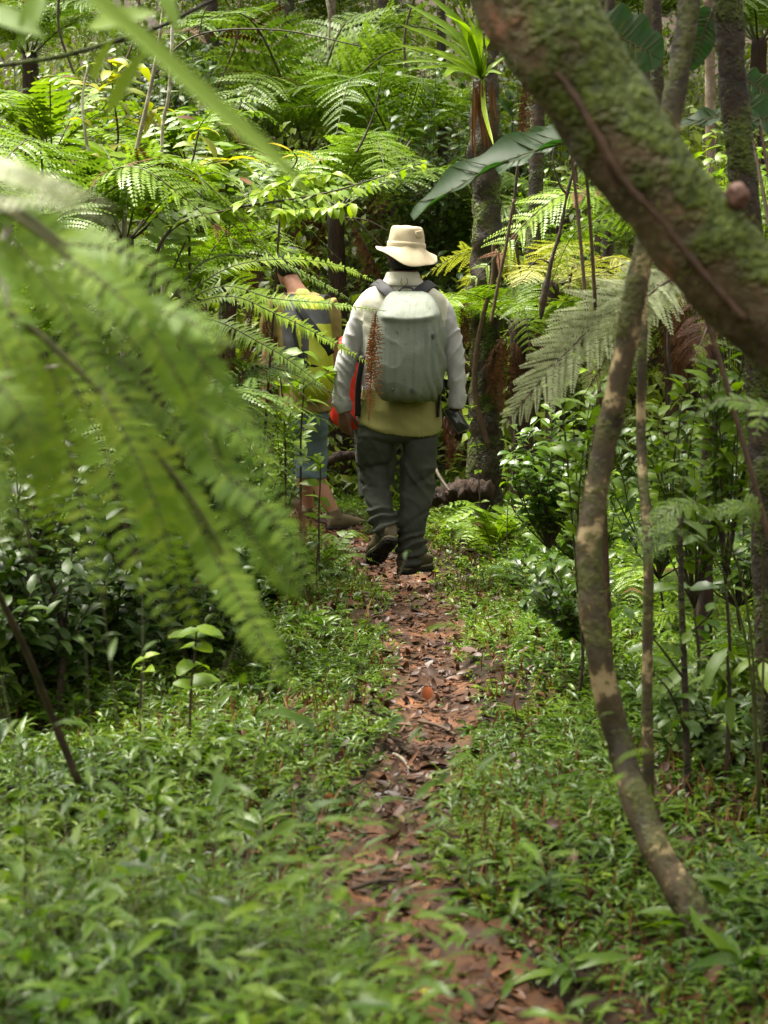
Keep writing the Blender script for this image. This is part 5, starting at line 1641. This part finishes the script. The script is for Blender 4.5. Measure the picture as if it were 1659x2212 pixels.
def boot(parent, heel, toe, up, ankle, wid=.052, name='boot'):
    """a laced boot: upper with shaft, welt and dark treaded sole"""
    h, t = Vector(heel), Vector(toe)
    d = (t - h)
    L = d.length
    d.normalize()
    u = Vector(up)
    u = (u - d * u.dot(d)).normalized()
    s = d.cross(u)
    q = lambda a, z: h + d * a * L + u * z
    upper = loft([(q(-.01, .03), s * .03, u * .03, 2.4), (q(.06, .045), s * .038, u * .05, 2.6), (q(.2, .05), s * .04, u * .055, 2.6), (q(.4, .045), s * .042, u * .05, 2.4), (q(.6, .036), s * .049, u * .042, 2.4),
                  (q(.8, .028), s * .05, u * .034, 2.5), (q(.94, .022), s * .04, u * .026, 2.5), (q(1.0, .018), s * .02, u * .016, 2.4)], 4, 24)
    shaft = limb([q(.2, .05), q(.19, .1), Vector(ankle)], [.045, .045, .046], 14, 20)
    tongue = tube_geo([q(.62, .075), q(.45, .1), q(.34, .13)], [.02, .022, .022], n=10, seg=10)
    b = fuse(name, [upper, shaft, tongue], .005, [M['boot']], parent, smooth=2, disp=lambda c: .0025 * noise.noise(Vector(c) * 22) + .0016 * noise.noise(Vector(c) * 50))
    prof = [(-.03, .024), (.02, .036), (.12, .041), (.3, .04), (.45, .04), (.62, .05), (.78, .052), (.9, .046), (.98, .034), (1.03, .016)]
    V, F = ring_loft([(q(a, -.004), s * w_, u * .008, 5) for a, w_ in prof], 20)
    MB().add(V, F).build('welt', [M['welt']], b)
    lugs = [ring_loft([(q(a, -.019), s * w_ * .98, u * .0085, 5) for a, w_ in prof], 20)]
    for k in range(11):
        a = .02 + .092 * k
        if .36 < a < .5:
            continue
        w_ = np.interp(a, [p_[0] for p_ in prof], [p_[1] for p_ in prof]) * .95
        for g in (-1, 1):
            V, F = ring_loft([(q(a, -.03) + s * g * w_ * .15, d * .0085, u * .006, 6), (q(a + .02, -.03) + s * g * w_ * .95, d * .0085, u * .006, 6)], 8)
            lugs.append((V, F))
    mb = MB()
    for V, F in lugs:
        mb.add(V, F)
    mb.build('sole', [M['sole']], b)
    for k in range(4):
        a = .36 + .07 * k
        z = .122 - .016 * k
        MB().add(*tube_geo([q(a, z) - s * .03, q(a + .01, z + .012), q(a, z) + s * .03], [.0022], n=8, seg=5)).build('lace', [M['welt']], b)
    return b


gz = hz(HK.x, D0)
rheel = P(868, 1236, D0 - .07)
rtoe = P(926, 1221, D0 + .19)
boot(hiker, rheel + Vector((0, 0, .02)), rtoe + Vector((0, 0, .015)), (0, 0, 1), P(882, 1196, D0 - .01))
lheel = P(846, 1160, D0 - .17)
ltoe = P(803, 1208, D0 + .06)
boot(hiker, lheel, ltoe, (-.1, .75, .65), P(829, 1136, D0 - .07))

# sun hat
hc = P(878, 540, D0 - .0)
mbh = MB()
rings = []
nth = 48
th = np.linspace(0, 2 * np.pi, nth, endpoint=False)
tx = .075                                       # the hat sits a little lower to the right


def hat_row(rx, ry, z, cx=0., fn=None):
    zz = z + (fn(th) if fn is not None else 0) - tx * rx * np.cos(th)
    return np.stack([hc.x + cx + rx * np.cos(th), hc.y + ry * np.sin(th), hc.z + zz], -1)


brim = lambda k: (lambda t: k * (-.052 * np.clip(-np.sin(t), 0, 1) ** 1.3 - .02 * np.clip(np.cos(t), 0, 1) + .012 * np.clip(-np.cos(t), 0, 1) + .012 * np.sin(2 * t + .6) + .006 * np.sin(5 * t)))
rows = [hat_row(.093, .108, -.002), hat_row(.115, .135, -.006, 0, brim(.25)), hat_row(.138, .16, -.011, 0, brim(.65)), hat_row(.157, .178, -.014, 0, brim(1.05)), hat_row(.16, .181, -.0165, 0, brim(1.1)),
        hat_row(.158, .179, -.01, 0, brim(1.08)), hat_row(.137, .159, -.005, 0, brim(.65)), hat_row(.113, .133, .001, 0, brim(.25)), hat_row(.098, .113, .01)]
crown = [hat_row(.0975, .1125, .018, 0, lambda t: .003 * np.sin(6 * t)), hat_row(.094, .11, .045, 0, lambda t: .004 * np.sin(5 * t + 1)), hat_row(.089, .105, .075, .002), hat_row(.0855, .1, .098, .003, lambda t: .003 * np.sin(4 * t)), hat_row(.082, .097, .11, .003), hat_row(.074, .088, .119, .003),
         hat_row(.05, .06, .122, .003, lambda t: .004 * np.sin(3 * t)), hat_row(.02, .025, .118, .003), hat_row(.001, .001, .117, .003)]


def rows_geo(rows):
    V = np.concatenate(rows)
    n = len(rows)
    i, j = np.meshgrid(np.arange(n - 1), np.arange(nth), indexing='ij')
    return V, np.stack([i * nth + j, i * nth + (j + 1) % nth, (i + 1) * nth + (j + 1) % nth, (i + 1) * nth + j], -1).reshape(-1, 4)


V, F = rows_geo(rows + crown)
C0 = np.array(hc)
k = np.array([noise.noise(Vector(v_) * 22) * .006 + noise.noise(Vector((v_[0] * 14, v_[1] * 14, v_[2] * 60))) * .003 for v_ in V])
V = V + unit((V - C0) * np.array([1, 1, .3])) * k[:, None]
hat = MB().add(V, F).build('sun_hat', [M['hat']], hiker)
ss = hat.modifiers.new('sub', 'SUBSURF')
ss.levels = ss.render_levels = 1
V, F = rows_geo([hat_row(.0995, .1145, .014), hat_row(.1, .115, .026), hat_row(.0985, .1135, .037), hat_row(.096, .111, .038)])
MB().add(V, F).build('hat_band', [M['hat']], hat)
V, F = strip([P(899, 507, D0 - .1), P(906, 506, D0 - .085), P(911, 505, D0 - .06)], .035, .006, (0, 0, 1), 8)
MB().add(V, F).build('crease', [M['hat']], hat)

# rucksack under a grey-green rain cover
prow = [(629, 850, 914, -.15, .03), (633, 842, 923, -.165, .05), (642, 832, 934, -.185, .075), (657, 822, 945, -.215, .1), (676, 814, 952, -.245, .125), (690, 810, 955, -.25, .132), (720, 806, 959, -.252, .138),
        (760, 804, 962, -.255, .142), (800, 804, 960, -.255, .142), (832, 807, 955, -.25, .138), (850, 813, 949, -.242, .128), (861, 822, 940, -.232, .11), (867, 834, 926, -.222, .08)]


def cover_disp(c):
    px, py = proj(c)
    f = .0018 * noise.noise(Vector((c[0] * 22, c[1] * 8, c[2] * 4))) + .0012 * noise.noise(Vector((c[0] * 50, c[1] * 14, c[2] * 7 + c[0] * 9))) + .004 * noise.noise(Vector(c) * 5)
    f += .011 * math.exp(-((py - 690 + ((px - 880) / 60) ** 2 * 6) / 7) ** 2) * (1 - sm(45, 65, abs(px - 880)))
    r_ = 1 - abs(noise.noise(Vector((c[0] * 7 + c[2] * 4, c[1] * 6, c[2] * 5 - c[0] * 5 + 3)))) * 2.6
    f += .0025 * max(0, r_) ** 3 * sm(690, 720, py)
    e = sm(905, 945, px)
    f += e * .006 * math.sin((px - py * .22) * .33 + 3 * noise.noise(Vector(c) * 7)) * sm(680, 730, py)
    f += .0025 * sm(835, 855, py) * math.sin(px * .23 + 2 * noise.noise(Vector(c) * 10))
    return f


pack = fuse('rain_cover', [loft([pring(py, l, r, D0 + dy, hd_, 2.9) for py, l, r, dy, hd_ in prow], 4, 40)], .0065, [M['cover']], None, smooth=4, disp=cover_disp)
pk = thing('rucksack', 'rucksack under a grey-green rain cover on the hiker with the sun hat', 'rucksack', P(882, 867, D0 - .2), 'rucksacks')
pack.parent = pk
pack.location = -pk.location
V, F = strip([P(852, 646, D0 - .17), P(842, 634, D0 - .15), P(828, 621, D0 - .1), P(812, 612, D0 + .02), P(806, 625, D0 + .14), P(804, 690, D0 + .17), P(800, 780, D0 + .16), P(790, 850, D0 + .1)], .058, .018, (.8, 0, .6), 40)
MB().add(V, F).build('shoulder_strap', [M['webbing']], pk)
V, F = strip([P(892, 646, D0 - .17), P(902, 634, D0 - .15), P(917, 622, D0 - .1), P(932, 614, D0 + .02), P(938, 626, D0 + .14), P(940, 690, D0 + .17), P(945, 780, D0 + .16), P(950, 850, D0 + .1)], .058, .018, (.8, 0, -.6), 40)
MB().add(V, F).build('shoulder_strap', [M['webbing']], pk)
V, F = strip([P(784, 770, D0 - .12), P(776, 815, D0 - .1), P(773, 850, D0 - .08), P(773, 897, D0 - .06)], .03, .05, (1, 0, 0), 24)
MB().add(V, F).build('back_panel_edge', [M['webbing']], pk)
V, F = strip([P(953, 800, D0 - .13), P(950, 850, D0 - .1), P(946, 899, D0 - .08)], .014, .04, (1, 0, 0), 24)
MB().add(V, F).build('back_panel_edge', [M['webbing']], pk)
V, F = strip([P(862, 630, D0 - .17), P(868, 622, D0 - .155), P(880, 621, D0 - .155), P(890, 623, D0 - .155), P(897, 631, D0 - .17)], .02, .008, (0, 1, .2), 16)
MB().add(V, F).build('haul_loop', [M['webbing']], pk)
for (x_, y_, r_) in ((935, 725, .012), (891, 844, .01), (848, 842, .005)):
    q = P(x_, y_, D0 - .39)
    V, F = blob(q + Vector((0, .004, 0)), (r_ * .7, .007, r_ * 1.5))
    MB().add(V, F).build('drain_eyelet', [M['gpack']], pk)

# phone in the right hand
ph = P(987, 906, D0 - .035)
pu = (P(1001, 928, D0 - .05) - P(974, 884, D0 - .02)).normalized()
pw_ = (P(1004, 903, D0 - .03) - P(978, 914, D0 - .035)).normalized()
pn = pu.cross(pw_).normalized()
phone = thing('phone', 'black phone held in the hiker right hand', 'phone', ph)
V, F = ring_loft([(ph + pn * z, pu * .073 * k, pw_ * .036 * k, 7) for z, k in ((-.005, .94), (-.004, 1), (.003, 1), (.005, .97))], 32)
MB().add(V, F).build('case', [M['case']], phone)
V, F = ring_loft([(ph + pn * z, pu * .069, pw_ * .033, 9) for z in (-.0062, -.0053)], 32)
MB().add(V, F).build('screen', [M['glass']], phone)
V, F = ring_loft([(ph + pn * z, pu * .069, pw_ * .033, 9) for z in (.0053, .0062)], 32)
MB().add(V, F).build('back_plate', [M['glass']], phone)

# ---------------- the walker in blue shorts
D1 = 11.95
hd, eyes = head_parts(P(622, 577, D1 + .1), .225, (-.45, .9, -.35))
lh2 = P(574, 862, D1 - .02)
rh2 = P(712, 850, D1 + .15)
toe2, heel2 = P(764, 1128, D1 + .05), P(713, 1112, D1 - .02)
body = hd + [
    limb([P(627, 600, D1 + .06), P(636, 618, D1 + .02), P(646, 640, D1)], [.052, .054, .07]),
    loft([pring(632, 625, 672, D1, .06), pring(648, 598, 708, D1, .1), pring(700, 604, 705, D1, .11), pring(780, 615, 700, D1, .1), pring(850, 612, 704, D1, .11), pring(905, 612, 704, D1, .11), pring(930, 625, 695, D1, .08)], 3),
    limb([P(598, 660, D1), P(585, 730, D1), P(578, 790, D1), P(575, 830, D1), lh2], [.055, .048, .042, .04, .027]),
    limb([P(706, 655, D1), P(716, 715, D1 + .03), P(718, 770, D1 + .08), P(715, 810, D1 + .12), rh2], [.055, .045, .04, .036, .026]),
    limb([P(672, 890, D1), P(675, 960, D1 + .05), P(682, 1020, D1 + .06), P(702, 1070, D1 + .02), P(722, 1105, D1)], [.09, .075, .056, .05, .034]),
    limb([P(635, 890, D1), P(650, 960, D1 + .18), P(655, 1015, D1 + .3), P(660, 1060, D1 + .34), P(668, 1098, D1 + .36)], [.09, .075, .056, .05, .034]),
]
body += hand_parts(lh2, (.0, .1, -1), (.7, .6, 0), (.5, .8, 0), curls=(.5, .6, .7, .8))
body += hand_parts(rh2, (0, .3, -1), (-.8, .3, 0), (-.4, .9, 0), curls=(.5, .6, .7, .8))
walker = fuse('person', body, .005, [M['skin_l']], None, smooth=2)
tag(walker, 'bent walker in a tan shirt and blue shorts half hidden by fern fronds', 'person', 'people walking along the path')
for c, r in eyes:
    V, F = blob(c, (r, r, r))
    MB().add(V, F).build('eye', [M['eye']], walker)
hcp = P(624, 569, D1 + .09)
V, F = ring_loft([(hcp + Vector((0, 0, z)), Vector((a, 0, 0)), Vector((0, b, 0)), 2.1) for z, a, b in ((-.045, .07, .092), (0, .083, .105), (.04, .084, .106), (.075, .074, .094), (.1, .045, .06), (.108, .015, .02))], 28)
fuse('cap', [(V, F), strip([hcp + Vector((-.03, .08, .015)), hcp + Vector((-.07, .15, 0)), hcp + Vector((-.1, .2, -.02))], .13, .01, (.85, .45, 0), 10)], .006, [M['gpack']], walker, smooth=2)
V, F = ring_loft([(hcp + Vector((0, -.005, z)), Vector((a, 0, 0)), Vector((0, b, 0)), 2.1) for z, a, b in ((-.085, .05, .06), (-.06, .072, .092), (-.03, .078, .1), (.0, .076, .098))], 24)
fuse('hair', [(V, F)], .006, [M['hair']], walker, smooth=1, disp=lambda c: .003 * noise.noise(Vector(c) * 60))
fuse('shirt', [
    loft([pring(634, 622, 682, D1, .075), pring(645, 596, 710, D1, .105), pring(665, 590, 722, D1, .125), pring(710, 596, 720, D1, .13), pring(790, 606, 712, D1, .125), pring(860, 604, 714, D1, .15), pring(888, 602, 716, D1, .165)], 4, 32),
    limb([P(603, 655, D1), P(589, 690, D1), P(583, 728, D1)], [.075, .075, .07], 20, 20),
    limb([P(702, 652, D1), P(715, 690, D1 + .02), P(718, 728, D1 + .04)], [.075, .066, .06], 20, 20)], .008, [M['tan']], walker, smooth=3, disp=fold(.008, 8, 12, 1))
fuse('collar', [loft([pring(640, 632, 676, D1 - .01, .085), pring(631, 636, 670, D1 - .005, .08), pring(624, 640, 664, D1, .07)], 3)], .006, [M['collar']], walker, smooth=1)


def hemr(py, l, r, Yd, hd_):
    return pring(py, l, r, Yd, hd_, 2.3)


fuse('shorts', [
    loft([pring(862, 610, 708, D1, .125), pring(890, 608, 710, D1, .135), pring(925, 614, 708, D1, .13), pring(945, 625, 700, D1 + .02, .09)], 4, 30),
    loft([hemr(915, 630, 710, D1, .12), hemr(960, 635, 707, D1 + .04, .11), hemr(1000, 638, 706, D1 + .06, .1), hemr(1032, 640, 704, D1 + .06, .095)], 4, 24),
    loft([hemr(915, 609, 670, D1 + .02, .11), hemr(960, 620, 688, D1 + .14, .1), hemr(1000, 630, 690, D1 + .26, .095), hemr(1022, 634, 686, D1 + .3, .09)], 4, 24)], .008, [M['blue']], walker, smooth=3, disp=fold(.013, 7, 11, 4))
for a, b_, an in ((heel2, toe2, P(722, 1100, D1)), (P(655, 1118, D1 + .32), P(672, 1112, D1 + .58), P(668, 1095, D1 + .36))):
    h, t = Vector(a), Vector(b_)
    h.z = t.z = hz(h.x, h.y) + .045
    d = (t - h).normalized()
    s = d.cross(Vector((0, 0, 1)))
    q = lambda k, z: h.lerp(t, k) + Vector((0, 0, z))
    L = (t - h).length
    if L < .25:
        t = h + d * .27
    sh = fuse('shoe', [loft([(q(-.05, .01), s * .025, Vector((0, 0, .03)), 2.4), (q(.1, .015), s * .036, Vector((0, 0, .045)), 2.5), (q(.45, .012), s * .042, Vector((0, 0, .042)), 2.4), (q(.75, 0), s * .047, Vector((0, 0, .03)), 2.4), (q(1, -.008), s * .025, Vector((0, 0, .016)), 2.3)], 4, 22),
                       limb([q(.18, .03), Vector(an)], [.042, .042], 8, 16)], .006, [M['shoe']], walker, smooth=2)
    V, F = ring_loft([(q(k, -.028), s * w_, Vector((0, 0, .012)), 5) for k, w_ in ((-.08, .02), (0, .035), (.2, .042), (.5, .044), (.75, .05), (.95, .036), (1.05, .012))], 16)
    MB().add(V, F).build('sole', [M['sole']], sh)
V, F = ring_loft([(P(575, 848, D1 - .015) + Vector((0, 0, z)), Vector((.037, 0, 0)), Vector((0, .037, 0)), 2) for z in (-.02, -.018, .018, .02)], 20)
wt = MB().add(V, F).build('watch', [M['webbing']], walker)
V, F = ring_loft([(P(572, 848, D1 - .05) + Vector((0, y_, 0)), Vector((.02, 0, 0)), Vector((0, 0, .02)), 4) for y_ in (-.006, .006)], 20)
MB().add(V, F).build('watch_face', [M['case']], wt)

# lime and grey rucksack
Dp = D1 - .25
pk2 = thing('rucksack', 'lime-yellow and dark grey rucksack on the walker in shorts', 'rucksack', P(665, 862, Dp), 'rucksacks')


def lp_mat(c):
    px, py = proj(c)
    if py > 808:
        return 0
    edge = 668 - (py - 660) * .02
    if px > edge and py > 700:
        return 0
    if px > 640 and py < 668:
        return 0
    if 640 < px < 652 and 690 < py < 775:
        return 0
    return 1


b2 = fuse('pack_body', [loft([pring(640, 628, 690, Dp + .06, .05, 2.8), pring(650, 618, 702, Dp + .04, .09, 2.8), pring(690, 612, 712, Dp + .02, .12, 2.8), pring(750, 613, 718, Dp, .135, 2.8), pring(800, 618, 719, Dp, .14, 2.8),
                              pring(840, 630, 718, Dp + .01, .13, 2.8), pring(860, 645, 712, Dp + .03, .1, 2.8), pring(866, 660, 705, Dp + .04, .06, 2.8)], 4, 32)], .008, [M['lpack'], M['gpack']], None, smooth=3,
          disp=lambda c: fold(.009, 9, 9, 6)(c), matfn=lp_mat)
b2.parent = pk2
b2.location = -pk2.location
for pts, wd in (([P(642, 660, Dp - .08), P(660, 685, Dp - .11), P(690, 725, Dp - .135), P(716, 765, Dp - .1)], .06), ([P(628, 690, Dp - .11), P(640, 740, Dp - .14), P(655, 800, Dp - .14)], .03),
                ([P(615, 740, Dp - .06), P(650, 780, Dp - .145), P(716, 800, Dp - .11)], .02)):
    V, F = strip(pts, wd * .8, .008, (1, 0, .5), 24)
    MB().add(V, F).build('compression_strap', [M['webbing']], pk2)
for pts in ([P(636, 650, Dp), P(632, 638, Dp + .12), P(620, 645, Dp + .3), P(610, 700, Dp + .42), P(612, 790, Dp + .38)], [P(690, 652, Dp), P(694, 640, Dp + .12), P(706, 646, Dp + .3), P(712, 700, Dp + .4), P(712, 790, Dp + .36)]):
    V, F = strip(pts, .06, .016, (1, 0, 0), 30)
    MB().add(V, F).build('shoulder_strap', [M['webbing']], pk2)
V, F = strip([P(626, 690, Dp - .125), P(632, 703, Dp - .13)], .05, .016, (1, 0, 0), 6)
MB().add(V, F).build('buckle', [M['webbing']], pk2)

# ---------------- the third walker, hidden but for the red pack
D2 = 13.2
hd, eyes = head_parts(P(812, 655, D2 + .12), .215, (0, .9, -.45))
lh3, rh3 = P(752, 880, D2 + .1), P(868, 880, D2 + .1)
body = hd + [
    limb([P(812, 680, D2 + .05), P(812, 700, D2)], [.06, .07]),
    loft([pring(695, 790, 835, D2, .06), pring(708, 768, 858, D2, .1), pring(760, 770, 855, D2, .11), pring(830, 775, 850, D2, .1), pring(890, 772, 852, D2, .11), pring(915, 780, 845, D2, .08)], 3),
    limb([P(768, 715, D2), P(758, 780, D2), P(754, 830, D2 + .05), lh3], [.052, .044, .036, .026]),
    limb([P(858, 715, D2), P(868, 780, D2), P(870, 830, D2 + .05), rh3], [.052, .044, .036, .026]),
    limb([P(795, 890, D2), P(793, 980, D2 + .05), P(793, 1030, D2), P(795, 1082, D2 - .05)], [.085, .06, .05, .034]),
    limb([P(830, 890, D2), P(832, 980, D2 + .1), P(832, 1030, D2 + .1), P(832, 1080, D2 + .1)], [.085, .06, .05, .034]),
]
body += hand_parts(lh3, (0, .2, -1), (.9, .2, 0), (0, 1, 0)) + hand_parts(rh3, (0, .2, -1), (-.9, .2, 0), (0, 1, 0))
third = fuse('person', body, .006, [M['skin_d']], None, smooth=2)
tag(third, 'farthest walker almost wholly hidden behind the hiker, carrying the red pack', 'person', 'people walking along the path')
for c, r in eyes:
    V, F = blob(c, (r, r, r))
    MB().add(V, F).build('eye', [M['eye']], third)
V, F = loft([pring(672, 788, 836, D2 + .11, .075), pring(655, 784, 840, D2 + .11, .1), pring(638, 788, 836, D2 + .1, .095), pring(626, 800, 824, D2 + .1, .045)], 4)
fuse('hair', [(V, F)], .006, [M['hair']], third, smooth=1)
fuse('shirt', [loft([pring(694, 790, 836, D2, .075), pring(706, 764, 862, D2, .11), pring(760, 766, 860, D2, .12), pring(830, 770, 856, D2, .115), pring(890, 768, 857, D2, .125)], 4),
               limb([P(768, 714, D2), P(758, 780, D2), P(754, 840, D2 + .05)], [.066, .056, .045]), limb([P(858, 714, D2), P(868, 780, D2), P(870, 840, D2 + .05)], [.066, .056, .045])], .008, [M['gpack']], third, smooth=2, disp=fold(.008, 8, 12, 8))
fuse('trousers', [loft([pring(880, 770, 855, D2, .125), pring(920, 768, 857, D2, .125), pring(940, 780, 845, D2, .09)], 3),
                  limb([P(793, 915, D2), P(792, 985, D2 + .05), P(793, 1030, D2), P(795, 1075, D2 - .05)], [.095, .078, .07, .062]), limb([P(832, 915, D2), P(832, 985, D2 + .1), P(832, 1030, D2 + .1), P(832, 1072, D2 + .1)], [.095, .078, .07, .062])],
     .008, [M['trouser']], third, smooth=2, disp=fold(.01, 8, 12, 8))
for an in (P(795, 1082, D2 - .05), P(832, 1080, D2 + .1)):
    gzz = hz(an.x, an.y)
    V, F = loft([(Vector((an.x, an.y - .09, gzz + .05)), Vector((.03, 0, 0)), Vector((0, 0, .04)), 2.4), (Vector((an.x, an.y, gzz + .055)), Vector((.04, 0, 0)), Vector((0, 0, .055)), 2.4), (Vector((an.x, an.y + .12, gzz + .04)), Vector((.048, 0, 0)), Vector((0, 0, .035)), 2.4),
                 (Vector((an.x, an.y + .2, gzz + .03)), Vector((.03, 0, 0)), Vector((0, 0, .02)), 2.4)], 4)
    MB().add(V, F).build('shoe', [M['boot']], third)
pk3 = thing('rucksack', 'red rucksack showing between the two nearer walkers', 'rucksack', P(770, 925, D2 - .25), 'rucksacks')
b3 = fuse('pack_body', [loft([pring(728, 738, 820, D2 - .22, .07, 2.8), pring(745, 722, 836, D2 - .24, .12, 2.8), pring(800, 714, 845, D2 - .25, .14, 2.8), pring(860, 712, 846, D2 - .25, .14, 2.8), pring(905, 716, 840, D2 - .25, .13, 2.8), pring(925, 735, 825, D2 - .23, .09, 2.8)], 4, 32)],
          .009, [M['red']], None, smooth=2, disp=fold(.01, 8, 10, 3))
b3.parent = pk3
b3.location = -pk3.location
for pts, wd in (([P(708, 772, D2 - .3), P(728, 782, D2 - .39), P(780, 778, D2 - .4)], .022), ([P(735, 735, D2 - .3), P(730, 800, D2 - .4), P(732, 880, D2 - .4)], .02)):
    V, F = strip(pts, wd, .012, (0, 0, 1) if wd > .021 else (1, 0, 0), 20)
    MB().add(V, F).build('compression_strap', [M['webbing']], pk3)

# ------------------------------------------------------------------ light
w = bpy.data.worlds.new('World')
SC.world = w
w.use_nodes = True
nt = w.node_tree
nt.nodes.clear()
out = nt.nodes.new('ShaderNodeOutputWorld')
bg = nt.nodes.new('ShaderNodeBackground')
sky = nt.nodes.new('ShaderNodeTexSky')
sky.sky_type = 'NISHITA'
sky.sun_disc = False
SUN_EL, SUN_AZ = R(68), R(-62)
sky.sun_elevation = SUN_EL
sky.sun_rotation = SUN_AZ
sky.air_density = 1.0
sky.dust_density = 4.0
hs = nt.nodes.new('ShaderNodeHueSaturation')
hs.inputs['Saturation'].default_value = .05      # overcast: the sky is nearly white
nt.links.new(sky.outputs[0], hs.inputs['Color'])
wm = mk(nt, 'ShaderNodeMixRGB', blend_type='MULTIPLY')
wm.inputs[0].default_value = 1
wm.inputs[2].default_value = (1, .98, .86, 1)      # thin warm cloud
nt.links.new(hs.outputs[0], wm.inputs[1])
nt.links.new(wm.outputs[0], bg.inputs[0])
bg.inputs[1].default_value = .08
nt.links.new(bg.outputs[0], out.inputs[0])
sd_ = bpy.data.lights.new('sun', 'SUN')
sd_.energy = 2.4
sd_.angle = R(30)
sd_.color = (1, .95, .83)
so = bpy.data.objects.new('sun', sd_)
COL.objects.link(so)
v = Vector((math.sin(SUN_AZ) * math.cos(SUN_EL), math.cos(SUN_AZ) * math.cos(SUN_EL), math.sin(SUN_EL)))
so.rotation_euler = v.to_track_quat('Z', 'Y').to_euler()

SC.view_settings.view_transform = 'Standard'
SC.view_settings.look = 'None'
SC.view_settings.exposure = 2.75
SC.view_settings.gamma = 1
SC.render.engine = 'CYCLES'
cy = SC.cycles
cy.max_bounces = 6
cy.diffuse_bounces = 3
cy.glossy_bounces = 2
cy.transmission_bounces = 4
cy.transparent_max_bounces = 4
cy.use_denoising = True
cy.caustics_reflective = False
cy.caustics_refractive = False
cy.sample_clamp_indirect = 4
for k, n in LABELS.items():
    if n > 1:
        print('DUP LABEL', k, n)
